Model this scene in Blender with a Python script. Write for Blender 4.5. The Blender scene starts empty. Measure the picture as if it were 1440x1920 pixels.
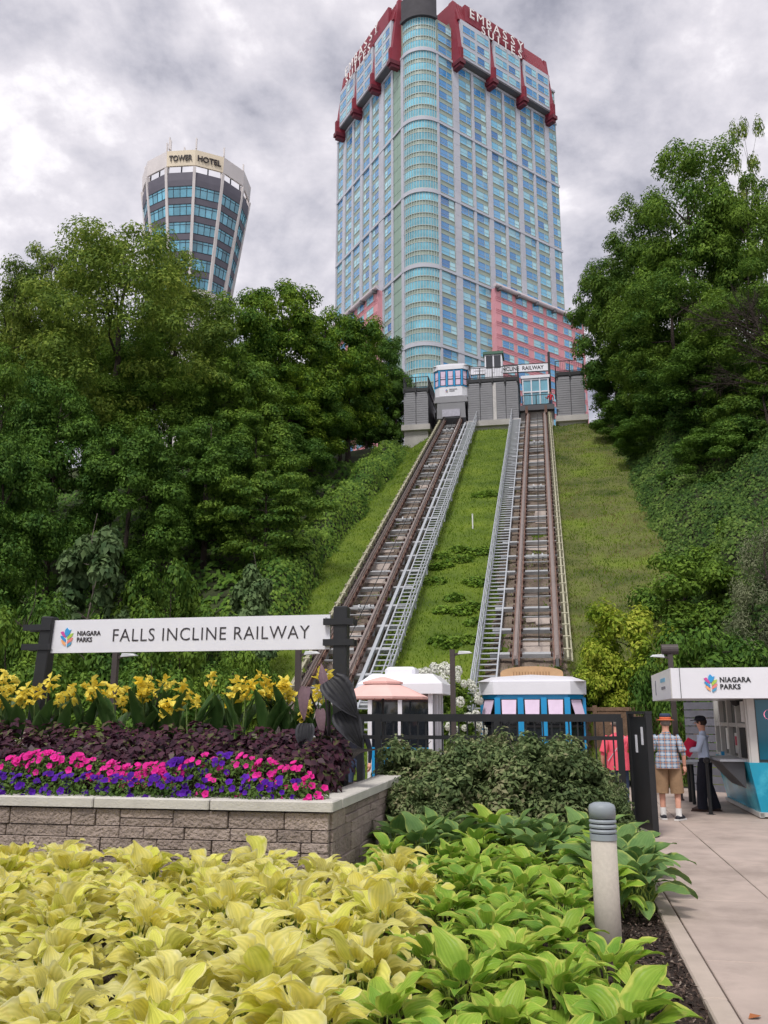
import bpy, bmesh, math, random
import numpy as np
from mathutils import Vector, Matrix, noise as mnoise
R = math.radians
scene = bpy.context.scene
COL = scene.collection
# ---------------------------------------------------------------- camera, sky, sun, exposure
FPX, CAMH, PITCH = 1650.0, 1.75, math.atan(380 / 1650.0)
cam_d = bpy.data.cameras.new('camera'); cam = bpy.data.objects.new('camera', cam_d); COL.objects.link(cam)
cam_d.sensor_fit = 'VERTICAL'; cam_d.sensor_height = 24.0; cam_d.sensor_width = 18.0
cam_d.lens = 24.0 * FPX / 1920.0
cam_d.clip_start = 0.05; cam_d.clip_end = 3000
cam.location = (0, 0, CAMH); cam.rotation_euler = (math.pi / 2 + PITCH, 0, 0)
scene.camera = cam
SUN_EL, SUN_AZ = R(56), R(205)      # azimuth clockwise from +Y: behind the camera, a little to the left
w = bpy.data.worlds.new('World'); scene.world = w; w.use_nodes = True
nt = w.node_tree; N = nt.nodes; Lk = nt.links
for n in list(N): N.remove(n)
out = N.new('ShaderNodeOutputWorld'); bg = N.new('ShaderNodeBackground'); bg.inputs[1].default_value = 1.0
sky = N.new('ShaderNodeTexSky'); sky.sky_type = 'NISHITA'; sky.sun_disc = False
sky.sun_elevation = SUN_EL; sky.sun_rotation = SUN_AZ
skm = N.new('ShaderNodeMix'); skm.data_type = 'RGBA'; skm.blend_type = 'MULTIPLY'; skm.inputs[0].default_value = 1
skm.inputs[7].default_value = (.1, .1, .1, 1)
Lk.new(sky.outputs[0], skm.inputs[6])
tc = N.new('ShaderNodeTexCoord'); sep = N.new('ShaderNodeSeparateXYZ'); Lk.new(tc.outputs['Generated'], sep.inputs[0])
ad = N.new('ShaderNodeMath'); ad.operation = 'MAXIMUM'; ad.inputs[1].default_value = 0.0; Lk.new(sep.outputs[2], ad.inputs[0])
ad2 = N.new('ShaderNodeMath'); ad2.operation = 'ADD'; ad2.inputs[1].default_value = 0.38; Lk.new(ad.outputs[0], ad2.inputs[0])
dx = N.new('ShaderNodeMath'); dx.operation = 'DIVIDE'; Lk.new(sep.outputs[0], dx.inputs[0]); Lk.new(ad2.outputs[0], dx.inputs[1])
dy = N.new('ShaderNodeMath'); dy.operation = 'DIVIDE'; Lk.new(sep.outputs[1], dy.inputs[0]); Lk.new(ad2.outputs[0], dy.inputs[1])
cmb = N.new('ShaderNodeCombineXYZ'); Lk.new(dx.outputs[0], cmb.inputs[0]); Lk.new(dy.outputs[0], cmb.inputs[1])
n1 = N.new('ShaderNodeTexNoise'); n1.inputs['Scale'].default_value = 3.0; n1.inputs['Detail'].default_value = 8; n1.inputs['Roughness'].default_value = .56
n1.inputs['Distortion'].default_value = .35
Lk.new(cmb.outputs[0], n1.inputs['Vector'])
rmp = N.new('ShaderNodeValToRGB'); e = rmp.color_ramp.elements
e[0].position = .36; e[0].color = (.20, .20, .24, 1); e[1].position = .62; e[1].color = (.80, .77, .78, 1)
m1 = e.new(.44); m1.color = (.37, .36, .40, 1); m2 = e.new(.54); m2.color = (.545, .52, .55, 1)
n2 = N.new('ShaderNodeTexNoise'); n2.inputs['Scale'].default_value = 11; n2.inputs['Detail'].default_value = 6; n2.inputs['Roughness'].default_value = .6; Lk.new(cmb.outputs[0], n2.inputs['Vector'])
nmx = N.new('ShaderNodeMix'); nmx.inputs[0].default_value = .30; Lk.new(n1.outputs['Fac'], nmx.inputs[2]); Lk.new(n2.outputs['Fac'], nmx.inputs[3])
Lk.new(nmx.outputs[0], rmp.inputs[0])
mx = N.new('ShaderNodeMix'); mx.data_type = 'RGBA'; mx.inputs[0].default_value = .90
Lk.new(skm.outputs[2], mx.inputs[6]); Lk.new(rmp.outputs[0], mx.inputs[7])
Lk.new(mx.outputs[2], bg.inputs[0]); Lk.new(bg.outputs[0], out.inputs[0])
sd = bpy.data.lights.new('sun', 'SUN'); sd.energy = 1.5; sd.angle = R(14); sd.color = (1, .965, .91)
sun = bpy.data.objects.new('sun', sd); COL.objects.link(sun)
sdir = Vector((math.sin(SUN_AZ) * math.cos(SUN_EL), math.cos(SUN_AZ) * math.cos(SUN_EL), math.sin(SUN_EL)))
sun.rotation_euler = (-sdir).to_track_quat('-Z', 'Y').to_euler()
vs = scene.view_settings; vs.view_transform = 'Standard'; vs.look = 'None'; vs.exposure = 0.74; vs.gamma = 1; vs.use_curve_mapping = False
scene.cycles.max_bounces = 4; scene.cycles.diffuse_bounces = 2; scene.cycles.glossy_bounces = 2
scene.cycles.transmission_bounces = 4; scene.cycles.transparent_max_bounces = 6
scene.cycles.use_denoising = True; scene.cycles.use_adaptive_sampling = True; scene.cycles.adaptive_threshold = .025
# ---------------------------------------------------------------- the place's own grid (turned 10.8 degrees), pixel helpers
TH = R(10.8); CT, ST = math.cos(TH), math.sin(TH); CP, SP = math.cos(PITCH), math.sin(PITCH)
def wor(x, y, z=0): return Vector((x * CT + y * ST, -x * ST + y * CT, z))
def loc(X, Y): return (X * CT - Y * ST, X * ST + Y * CT)
def P(px, py, Y):
    u = (px - 720) / FPX; v = (960 - py) / FPX; d = CP - v * SP
    return Vector((u * Y / d, Y, CAMH + Y * (SP + v * CP) / d))
SL, SY0, SZ0 = 0.56, 30.4, 3.5
YF = SY0 - SZ0 / SL                      # foot of the slope
YT = 66.2                                # head of the slope
def zslope(y): return max(0.0, min(SZ0 + SL * (y - SY0), SZ0 + SL * (YT - SY0)))
def fbm(x, y, s=1.0, seed=0.0, o=3): return mnoise.fractal(Vector((x * s + seed, y * s - seed, seed * 1.7)), 1.0, 2.0, o)
# ---------------------------------------------------------------- materials
MATS = {}
def lin(r, g, b):
    f = lambda c: (c / 12.92 if c <= .04045 else ((c + .055) / 1.055) ** 2.4)
    return (f(r / 255), f(g / 255), f(b / 255))
def mat(name, c, rough=.6, var=.12, scale=6.0, bump=0.0, bscale=40.0, metal=0.0, spec=.4, c2=None, c3=None, dirt=0.0, rnd=0.0, coat=0.0):
    if name in MATS: return MATS[name]
    m = bpy.data.materials.new(name); m.use_nodes = True; t = m.node_tree; b = t.nodes['Principled BSDF']
    b.inputs['Roughness'].default_value = rough; b.inputs['Metallic'].default_value = metal
    b.inputs['Specular IOR Level'].default_value = spec; b.inputs['Coat Weight'].default_value = coat
    tc = t.nodes.new('ShaderNodeTexCoord'); nz = t.nodes.new('ShaderNodeTexNoise')
    nz.inputs['Scale'].default_value = scale; nz.inputs['Detail'].default_value = 6; nz.inputs['Roughness'].default_value = .6
    t.links.new(tc.outputs['Object'], nz.inputs['Vector'])
    rp = t.nodes.new('ShaderNodeValToRGB'); el = rp.color_ramp.elements
    c2 = c2 or tuple(min(1, k * (1 + var)) for k in c); c0 = tuple(k * (1 - var) for k in c)
    el[0].position = .32; el[0].color = (*c0, 1); el[1].position = .68; el[1].color = (*c2, 1)
    if c3: x = el.new(.5); x.color = (*c3, 1)
    t.links.new(nz.outputs['Fac'], rp.inputs[0]); col = rp.outputs[0]
    if dirt:
        nd = t.nodes.new('ShaderNodeTexNoise'); nd.inputs['Scale'].default_value = scale * .23; nd.inputs['Detail'].default_value = 9; nd.inputs['Roughness'].default_value = .7
        t.links.new(tc.outputs['Object'], nd.inputs['Vector'])
        mr = t.nodes.new('ShaderNodeMapRange'); mr.inputs[1].default_value = .48; mr.inputs[2].default_value = .75; mr.inputs[4].default_value = dirt
        t.links.new(nd.outputs['Fac'], mr.inputs[0])
        mm = t.nodes.new('ShaderNodeMix'); mm.data_type = 'RGBA'; t.links.new(mr.outputs[0], mm.inputs[0]); t.links.new(col, mm.inputs[6])
        mm.inputs[7].default_value = (c[0] * .35, c[1] * .34, c[2] * .32, 1); col = mm.outputs[2]
    if rnd:
        oi = t.nodes.new('ShaderNodeObjectInfo'); hs = t.nodes.new('ShaderNodeHueSaturation')
        mr = t.nodes.new('ShaderNodeMapRange'); mr.inputs[3].default_value = 1 - rnd; mr.inputs[4].default_value = 1 + rnd
        t.links.new(oi.outputs['Random'], mr.inputs[0]); t.links.new(mr.outputs[0], hs.inputs['Value']); t.links.new(col, hs.inputs['Color']); col = hs.outputs[0]
    t.links.new(col, b.inputs['Base Color'])
    if bump:
        nb = t.nodes.new('ShaderNodeTexNoise'); nb.inputs['Scale'].default_value = bscale; nb.inputs['Detail'].default_value = 5
        t.links.new(tc.outputs['Object'], nb.inputs['Vector'])
        bp = t.nodes.new('ShaderNodeBump'); bp.inputs['Strength'].default_value = min(1, bump * 2); bp.inputs['Distance'].default_value = bump * .1
        t.links.new(nb.outputs['Fac'], bp.inputs['Height']); t.links.new(bp.outputs[0], b.inputs['Normal'])
    MATS[name] = m; return m
def leafmat(name, c, c2, big=.35, small=3.0, trans=.3, rough=.55, rnd=.12, c3=None, gloss=.10):
    if name in MATS: return MATS[name]
    m = bpy.data.materials.new(name); m.use_nodes = True; t = m.node_tree
    for n in list(t.nodes): t.nodes.remove(n)
    o = t.nodes.new('ShaderNodeOutputMaterial'); g = t.nodes.new('ShaderNodeNewGeometry')
    na = t.nodes.new('ShaderNodeTexNoise'); na.inputs['Scale'].default_value = big; na.inputs['Detail'].default_value = 2
    nb = t.nodes.new('ShaderNodeTexNoise'); nb.inputs['Scale'].default_value = small; nb.inputs['Detail'].default_value = 2
    t.links.new(g.outputs['Position'], na.inputs['Vector']); t.links.new(g.outputs['Position'], nb.inputs['Vector'])
    mth = t.nodes.new('ShaderNodeMath'); mth.operation = 'ADD'; t.links.new(na.outputs['Fac'], mth.inputs[0]); t.links.new(nb.outputs['Fac'], mth.inputs[1])
    ri = t.nodes.new('ShaderNodeMapRange'); ri.inputs[3].default_value = -.22; ri.inputs[4].default_value = .22
    t.links.new(g.outputs['Random Per Island'], ri.inputs[0])
    m2 = t.nodes.new('ShaderNodeMath'); m2.operation = 'ADD'; t.links.new(mth.outputs[0], m2.inputs[0]); t.links.new(ri.outputs[0], m2.inputs[1])
    rp = t.nodes.new('ShaderNodeMapRange'); rp.inputs[1].default_value = .72; rp.inputs[2].default_value = 1.28; t.links.new(m2.outputs[0], rp.inputs[0])
    cr = t.nodes.new('ShaderNodeValToRGB'); el = cr.color_ramp.elements; el[0].color = (*c, 1); el[1].color = (*c2, 1)
    if c3: el[1].position = .8; x = el.new(.98); x.color = (*c3, 1)
    t.links.new(rp.outputs[0], cr.inputs[0]); col = cr.outputs[0]
    oi = t.nodes.new('ShaderNodeObjectInfo'); hs = t.nodes.new('ShaderNodeHueSaturation')
    mr = t.nodes.new('ShaderNodeMapRange'); mr.inputs[3].default_value = 1 - rnd; mr.inputs[4].default_value = 1 + rnd
    t.links.new(oi.outputs['Random'], mr.inputs[0]); t.links.new(mr.outputs[0], hs.inputs['Value']); t.links.new(col, hs.inputs['Color'])
    d = t.nodes.new('ShaderNodeBsdfPrincipled'); d.inputs['Roughness'].default_value = rough; d.inputs['Specular IOR Level'].default_value = gloss
    tr = t.nodes.new('ShaderNodeBsdfTranslucent'); ms = t.nodes.new('ShaderNodeMixShader'); ms.inputs[0].default_value = trans
    t.links.new(hs.outputs[0], d.inputs['Base Color']); t.links.new(hs.outputs[0], tr.inputs['Color'])
    t.links.new(d.outputs[0], ms.inputs[1]); t.links.new(tr.outputs[0], ms.inputs[2]); t.links.new(ms.outputs[0], o.inputs[0])
    MATS[name] = m; return m
def multiglass(name, cols, rough=.06, spec=.9):
    m = bpy.data.materials.new(name); m.use_nodes = True; t = m.node_tree; b = t.nodes['Principled BSDF']; b.inputs['Roughness'].default_value = rough; b.inputs['Specular IOR Level'].default_value = spec
    oi = t.nodes.new('ShaderNodeObjectInfo'); g = t.nodes.new('ShaderNodeNewGeometry'); a = t.nodes.new('ShaderNodeMath'); a.operation = 'ADD'; f = t.nodes.new('ShaderNodeMath'); f.operation = 'FRACT'
    t.links.new(oi.outputs['Random'], a.inputs[0]); t.links.new(g.outputs['Random Per Island'], a.inputs[1]); t.links.new(a.outputs[0], f.inputs[0])
    r = t.nodes.new('ShaderNodeValToRGB'); r.color_ramp.interpolation = 'CONSTANT'; el = r.color_ramp.elements; el[0].color = (*cols[0], 1); el[1].position = 1 / len(cols); el[1].color = (*cols[1], 1)
    for i, c in enumerate(cols[2:]): x = el.new((i + 2) / len(cols)); x.color = (*c, 1)
    t.links.new(f.outputs[0], r.inputs[0]); t.links.new(r.outputs[0], b.inputs['Base Color'])
    n = t.nodes.new('ShaderNodeTexNoise'); n.inputs['Scale'].default_value = .35; bp = t.nodes.new('ShaderNodeBump'); bp.inputs['Strength'].default_value = .15; bp.inputs['Distance'].default_value = .3; t.links.new(n.outputs['Fac'], bp.inputs['Height']); t.links.new(bp.outputs[0], b.inputs['Normal'])
    return m
def glassmat(name, c, rough=.08, rnd=.25, spec=.8, metal=.0, scale=.25):
    m = mat(name, c, rough, .3, scale, 0, spec=spec, rnd=rnd, metal=metal); return m
# ---------------------------------------------------------------- mesh builder
class MB:
    def __init__(s): s.v = []; s.f = []; s.m = []; s.uv = None
    def add(s, vs, fs, mi=0):
        b = len(s.v); s.v += [tuple(v) for v in vs]; s.f += [tuple(i + b for i in f) for f in fs]; s.m += [mi] * len(fs); return s
    def box(s, x0, x1, y0, y1, z0, z1, mi=0, M=None):
        vs = [(x0, y0, z0), (x1, y0, z0), (x1, y1, z0), (x0, y1, z0), (x0, y0, z1), (x1, y0, z1), (x1, y1, z1), (x0, y1, z1)]
        if M is not None: vs = [M @ Vector(v) for v in vs]
        return s.add(vs, [(3, 2, 1, 0), (4, 5, 6, 7), (0, 1, 5, 4), (1, 2, 6, 5), (2, 3, 7, 6), (3, 0, 4, 7)], mi)
    def bbox(s, x0, x1, y0, y1, z0, z1, b=.01, mi=0):   # box with chamfered upper and side edges
        prof = [(-b, 0, 0), (0, 0, 1)]
        vs = []
        for z, i in ((z0, 0), (z1 - b, 0), (z1, b)):
            vs += [(x0 + i + b, y0 + i, z), (x1 - i - b, y0 + i, z), (x1 - i, y0 + i + b, z), (x1 - i, y1 - i - b, z), (x1 - i - b, y1 - i, z), (x0 + i + b, y1 - i, z), (x0 + i, y1 - i - b, z), (x0 + i, y0 + i + b, z)]
        fs = [tuple(range(7, -1, -1)), tuple(range(16, 24))]
        for k in (0, 8):
            fs += [(k + i, k + (i + 1) % 8, k + 8 + (i + 1) % 8, k + 8 + i) for i in range(8)]
        return s.add(vs, fs, mi)
    def bar(s, a, b, wd, ht, mi=0, up=(0, 0, 1)):       # rectangular bar between two points
        a = Vector(a); b = Vector(b); d = (b - a).normalized(); u = Vector(up)
        sd = d.cross(u)
        if sd.length < 1e-4: sd = d.cross(Vector((1, 0, 0)))
        sd.normalize(); u = sd.cross(d); sd *= wd / 2; u *= ht / 2
        vs = [a - sd - u, a + sd - u, a + sd + u, a - sd + u, b - sd - u, b + sd - u, b + sd + u, b - sd + u]
        return s.add(vs, [(0, 1, 2, 3), (7, 6, 5, 4), (0, 4, 5, 1), (1, 5, 6, 2), (2, 6, 7, 3), (3, 7, 4, 0)], mi)
    def tube(s, pts, rad, n=8, mi=0, cap=True):
        pts = [Vector(p) for p in pts]; 
        if not hasattr(rad, '__len__'): rad = [rad] * len(pts)
        ref = Vector((0, 0, 1)) if abs((pts[-1] - pts[0]).normalized().z) < .9 else Vector((1, 0, 0))
        vs = []; 
        for i, p in enumerate(pts):
            d = (pts[min(i + 1, len(pts) - 1)] - pts[max(i - 1, 0)]).normalized(); a = d.cross(ref).normalized(); b = d.cross(a)
            vs += [p + (a * math.cos(2 * math.pi * k / n) + b * math.sin(2 * math.pi * k / n)) * rad[i] for k in range(n)]
        fs = [(i * n + k, i * n + (k + 1) % n, (i + 1) * n + (k + 1) % n, (i + 1) * n + k) for i in range(len(pts) - 1) for k in range(n)]
        if cap: fs += [tuple(range(n - 1, -1, -1)), tuple(range((len(pts) - 1) * n, len(pts) * n))]
        return s.add(vs, fs, mi)
    def lathe(s, prof, n=24, mi=0, c=(0, 0)):
        vs = [(c[0] + r * math.cos(2 * math.pi * k / n), c[1] + r * math.sin(2 * math.pi * k / n), z) for r, z in prof for k in range(n)]
        fs = [(i * n + k, i * n + (k + 1) % n, (i + 1) * n + (k + 1) % n, (i + 1) * n + k) for i in range(len(prof) - 1) for k in range(n)]
        fs += [tuple(range(n - 1, -1, -1)), tuple(range((len(prof) - 1) * n, len(prof) * n))]
        return s.add(vs, fs, mi)
    def prism(s, poly, y0, y1, mi=0):                    # polygon in x,z extruded along y
        n = len(poly); vs = [(x, y0, z) for x, z in poly] + [(x, y1, z) for x, z in poly]
        return s.add(vs, [tuple(range(n)), tuple(range(2 * n - 1, n - 1, -1))] + [(i, i + n, (i + 1) % n + n, (i + 1) % n) for i in range(n)], mi)
    def mesh(s, name, mats, smooth=False):
        me = bpy.data.meshes.new(name); me.from_pydata(s.v, [], s.f)
        for m in (mats if isinstance(mats, (list, tuple)) else [mats]): me.materials.append(m)
        if any(s.m): me.polygons.foreach_set('material_index', s.m)
        if smooth: me.polygons.foreach_set('use_smooth', [True] * len(s.f))
        me.update(); return me
    def build(s, name, mats, parent=None, smooth=False, at=None, rot=None):
        return obj(name, s.mesh(name, mats, smooth), parent, at, rot)
def obj(name, me, parent=None, at=None, rot=None):
    o = bpy.data.objects.new(name, me); COL.objects.link(o)
    if parent is not None: o.parent = parent
    if at is not None: o.location = at
    if rot is not None: o.rotation_euler = rot
    return o
def tag(o, label=None, cat=None, group=None, kind=None):
    if label: o['label'] = label
    if cat: o['category'] = cat
    if group: o['group'] = group
    if kind: o['kind'] = kind
    return o
def thing(name, label, cat, x, y, z=0, rz=0, group=None):     # Empty at the base, x,y in the place's grid
    o = bpy.data.objects.new(name, None); COL.objects.link(o); o.location = wor(x, y, z); o.rotation_euler = (0, 0, rz - TH)
    return tag(o, label, cat, group)
def put(o, x, y, z=0, rz=0, s=1):
    o.location = wor(x, y, z); o.rotation_euler = (0, 0, rz - TH); o.scale = (s, s, s); return o
def copytree(o, parent=None):
    c = o.copy(); COL.objects.link(c)
    if parent is not None: c.parent = parent
    for ch in o.children:
        copytree(ch, c)
    return c
def bigmesh(name, V, nper, mats, midx=None, smooth=False):   # V: (n*nper,3) numpy, each nper verts one face
    me = bpy.data.meshes.new(name); nf = len(V) // nper
    me.vertices.add(len(V)); me.vertices.foreach_set('co', np.ascontiguousarray(V, dtype=np.float32).ravel())
    me.loops.add(len(V)); me.loops.foreach_set('vertex_index', np.arange(len(V), dtype=np.int32))
    me.polygons.add(nf); me.polygons.foreach_set('loop_start', np.arange(0, len(V), nper, dtype=np.int32))
    try: me.polygons.foreach_set('loop_total', np.full(nf, nper, dtype=np.int32))
    except Exception: pass
    for m in (mats if isinstance(mats, (list, tuple)) else [mats]): me.materials.append(m)
    if midx is not None: me.polygons.foreach_set('material_index', np.asarray(midx, dtype=np.int32))
    me.update(calc_edges=True); me.validate(); return me
# leaves: centres C, normals Nn, size s -> folded rhombus faces (two triangles each via a quad)
RNG = np.random.default_rng(7)
def norm(a): return a / np.maximum(np.linalg.norm(a, axis=1, keepdims=True), 1e-9)
def leaf_quads(C, Nn, s, asp=.55, jit=.5, rng=RNG, droop=.25):
    n = len(C); Nn = norm(Nn + rng.normal(0, jit, (n, 3)))
    a = rng.normal(0, 1, (n, 3)); a[:, 2] -= droop; a = norm(a - Nn * np.sum(a * Nn, 1, keepdims=True)); b = np.cross(Nn, a)
    s = np.asarray(s).reshape(-1, 1) * np.ones((n, 1))
    k = s * .12
    V = np.empty((n, 4, 3)); V[:, 0] = C - a * s * .5; V[:, 1] = C + b * s * asp * .5 + Nn * k; V[:, 2] = C + a * s * .5 - Nn * k * .6; V[:, 3] = C - b * s * asp * .5 + Nn * k
    return V.reshape(-1, 3)
# text on things: builtin font turned to mesh; lies in the x,z plane facing -y
def text_mesh(txt, size, depth, material, align='CENTER', spacing=1.0, bold=0.0, fit=None):
    cu = bpy.data.curves.new('lettering', 'FONT'); cu.body = txt; cu.size = size; cu.extrude = depth; cu.align_x = align; cu.align_y = 'CENTER'
    cu.space_character = spacing; cu.offset = bold; cu.resolution_u = 3
    o = bpy.data.objects.new('lettering', cu); COL.objects.link(o)
    bpy.context.view_layer.update()
    me = bpy.data.meshes.new_from_object(o.evaluated_get(bpy.context.evaluated_depsgraph_get()))
    bpy.data.objects.remove(o); bpy.data.curves.remove(cu)
    if fit:
        xs_ = [v.co.x for v in me.vertices]; ys_ = [v.co.y for v in me.vertices]; x0, x1, y0, y1 = min(xs_), max(xs_), min(ys_), max(ys_)
        ax = x0 if align == 'LEFT' else (x0 + x1) / 2
        me.transform(Matrix.Diagonal((fit[0] / (x1 - x0), fit[1] / (y1 - y0), 1, 1)) @ Matrix.Translation((-ax, -(y0 + y1) / 2, 0)))
    me.transform(Matrix.Rotation(math.pi / 2, 4, 'X')); me.materials.clear(); me.materials.append(material); return me
# ================================================================ GROUND
XR, XL = -0.55, -7.2                      # centre lines of the two tracks
def sheet(name, xs, ys, zf, m, smooth=True):
    b = MB(); nx = len(xs)
    b.v = [(x, y, zf(x, y)) for y in ys for x in xs]
    b.f = [(j * nx + i, j * nx + i + 1, (j + 1) * nx + i + 1, (j + 1) * nx + i) for j in range(len(ys) - 1) for i in range(nx - 1)]
    b.m = [0] * len(b.f)
    o = b.build(name, m, None, smooth); o.rotation_euler = (0, 0, -TH); o['kind'] = 'structure'; return o
def fr(a, b, s):
    n = max(1, int(round((b - a) / s))); return [a + (b - a) * i / n for i in range(n + 1)]
M_litter = mat('forest_litter', (.035, .036, .018), .95, .5, 1.2, .5, 9, c2=(.05, .07, .02))
M_conc = mat('concrete', lin(176, 160, 150), .85, .10, 1.3, .12, 60, dirt=.35, spec=.25)
M_slab = mat('path_concrete', lin(178, 162, 152), .75, .12, 2.2, .12, 90, dirt=.75, rnd=.05, spec=.35)
M_kerb = mat('kerb_concrete', lin(182, 168, 156), .8, .08, 3, .1, 80, dirt=.35, spec=.3)
M_mulch = mat('mulch', (.055, .036, .028), .95, .55, 26, .9, 55, c2=(.10, .066, .05))
M_joint = mat('joint_dirt', (.03, .026, .022), .95)
xs = fr(-160, -30, 13) + fr(-30, 30, 1.5)[1:] + fr(30, 160, 13)[1:]
ys = fr(-40, 22, 6) + fr(22, 72, 1.25)[1:] + fr(72, 600, 40)[1:]
def zg(x, y):
    z = zslope(y)
    if z > 0 and (x < -11 or x > 6): z += fbm(x, y, .16, 3) * .7 * min(1, z / 3)
    if x > 6 and y > YF - 4: z += min(1, (x - 6) / 8) * 1.2 * min(1, max(0, (y - YF + 4) / 6)) * (1 if y < 66 else .4)
    if -11.4 < x < 6.3 and y > YF - .2: z -= .35
    return z - .03 - max(0, min(1.1, (-8.5 - x) * .6)) * max(0, min(1, (y - 48) / 14))
ground = sheet('ground', xs, ys, zg, M_litter)
M_lawn = mat('lawn_turf', (.10, .17, .016), .95, .35, .55, .6, 30, c2=(.17, .23, .02), c3=(.115, .175, .016))
M_lawn_dry = mat('dry_turf', (.085, .135, .02), .95, .45, .45, .6, 30, c2=(.16, .22, .022), c3=(.14, .15, .045))
def zl(x, y): return zslope(y) + .03 + fbm(x, y, .6, 5) * .07 - max(0, min(1.1, (-8.5 - x) * .6)) * max(0, min(1, (y - 48) / 14))
lawn = sheet('lawn', fr(-11.5, 0.35, .6), fr(YF - .3, 68.2, .6), zl, M_lawn)
lawn2 = sheet('lawn', fr(0.35, 6.4, .55), fr(YF - .3, 68.2, .6), lambda x, y: zl(x, y) + fbm(x, y, .35, 9) * .18 * min(1, (x - .35)), M_lawn_dry)
# grass blades over the lawns: one mass
rg = np.random.default_rng(3)
def blades(name, n, x0, x1, y0, y1, zf, mats, h=.13, label='', dens=None):
    x = rg.uniform(x0, x1, n); y = y0 + (y1 - y0) * rg.random(n) ** 1.25
    if dens is not None:
        k = np.array([dens(a, b) for a, b in zip(x, y)]) > rg.random(n); x = x[k]; y = y[k]; n = len(x)
    z = np.array([zf(a, b) for a, b in zip(x, y)]); hh = h * rg.uniform(.5, 1.6, n); a = rg.uniform(0, 6.28, n); wd = hh * .28
    V = np.empty((n, 3, 3)); V[:, 0] = np.stack([x - np.cos(a) * wd, y - np.sin(a) * wd, z - .02], 1); V[:, 1] = np.stack([x + np.cos(a) * wd, y + np.sin(a) * wd, z - .02], 1)
    V[:, 2] = np.stack([x + rg.normal(0, .4, n) * hh, y - .25 * hh + rg.normal(0, .3, n) * hh, z + hh], 1)
    o = obj(name, bigmesh(name, V.reshape(-1, 3), 3, mats)); o.rotation_euler = (0, 0, -TH); return tag(o, label, 'grass', kind='stuff')
M_gr = leafmat('grass_blade', (.10, .185, .014), (.24, .35, .03), .5, 4, .25, .6, 0)
M_gr2 = leafmat('grass_blade_dry', (.085, .15, .015), (.20, .30, .026), .22, .8, .25, .6, 0, c3=(.25, .20, .085))
blades('grass', 62000, -11.3, .4, YF, YT, zl, M_gr, .07, 'short green grass covering the slope between the tracks')
blades('grass', 42000, .4, 6.3, YF, YT, lambda x, y: zl(x, y) + fbm(x, y, .35, 9) * .18 * min(1, (x - .35)), M_gr2, .065, 'dry patchy grass on the slope beside the ivy bank')
# plaza, path with slabs, planting bed
plz = sheet('plaza', [-30, .97], [14.6, YF - .2], lambda x, y: .004, M_conc)
bed = sheet('planting_bed', fr(-14, .82, .5), fr(-4, 14.6, .5), lambda x, y: .01 + .03 * fbm(x, y, 1.1), M_mulch)
path = sheet('path', [.97, 16], [-4, YF - .2], lambda x, y: .0, M_joint)
kerb = MB()
for i in range(9):
    y0 = -4 + i * 2.05
    MB().bbox(.82, .965, y0, y0 + 2.035, -.05, .045, .012).build('kerb_stone', M_kerb, path)
for j, y0 in enumerate([-3.8, -1.6, .6, 2.8, 5.0, 7.2, 9.4, 11.6, 13.85, 16.1, 18.4, 20.7]):
    y1 = [-1.6, .6, 2.8, 5.0, 7.2, 9.4, 11.6, 13.85, 16.1, 18.4, 20.7, 23.0][j]
    for x0, x1 in ((.975, 1.93), (1.93, 4.1), (4.1, 6.3), (6.3, 8.5), (8.5, 10.7)):
        if j < 2 and x0 > 4: continue
        MB().bbox(x0 + .006, x1 - .006, y0 + .006, y1 - .006, -.05, .03 + random.Random(j * 7 + int(x0)).uniform(-.002, .002), .006).build('slab', M_slab, path)
# mulch chips: one mass
n = 16000
x = np.concatenate([rg.uniform(-6, .8, n // 2), rg.uniform(-1.2, .85, n // 2)]); y = rg.uniform(3.3, 9.0, n); z = .03 + rg.random(n) * .03
keep = ~((x > .8)); x, y, z = x[keep], y[keep], z[keep]; n = len(x)
V = leaf_quads(np.stack([x, y, z], 1), np.tile([0, 0, 1.], (n, 1)), rg.uniform(.02, .06, n), .35, .45, rg, 0)
M_chip = leafmat('bark_chip', (.035, .022, .017), (.14, .10, .08), 1.5, 30, .0, .9, 0, c3=(.26, .21, .17))
o = obj('mulch', bigmesh('mulch', V, 4, M_chip)); o.rotation_euler = (0, 0, -TH); tag(o, 'brown shredded bark mulch between the hostas and the path', 'mulch', kind='stuff')
# a fallen leaf on the path edge
fl = MB(); fl.add([(-.05, 0, 0), (0, -.03, .012), (.05, 0, .004), (0, .035, .014)], [(0, 1, 2, 3)])
f_ = tag(fl.build('fallen_leaf', mat('dead_leaf', (.35, .12, .04), .8)), 'small rusty brown fallen leaf lying on the path edge', 'leaf'); put(f_, 1.06, 5.95, .034, .6)
# ================================================================ THE GLASS HOTEL TOWER
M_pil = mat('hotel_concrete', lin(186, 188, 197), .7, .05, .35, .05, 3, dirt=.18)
M_span = mat('hotel_spandrel', lin(146, 160, 146), .35, .10, .3, spec=.6)
M_wfr = mat('hotel_window_frame', lin(178, 190, 186), .4, .05)
M_gl = multiglass('hotel_glass', [lin(70, 142, 200), lin(92, 166, 214), lin(56, 118, 178), lin(110, 184, 216), lin(78, 150, 204), lin(60, 132, 190), lin(140, 196, 214)])
M_gl2 = multiglass('hotel_glass_pale', [lin(150, 208, 224), lin(110, 180, 214), lin(84, 152, 200), lin(168, 216, 226)])
M_glc = glassmat('hotel_glass_teal', lin(112, 178, 196), .07, .22, .9)
M_grp = mat('hotel_green_panel', lin(128, 156, 138), .3, .08, .5, spec=.7)
M_red = mat('hotel_red_metal', lin(134, 46, 60), .5, .10, .6, spec=.4)
M_redd = mat('hotel_red_metal_dark', lin(98, 34, 46), .5, .10, .6, spec=.4)
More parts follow.
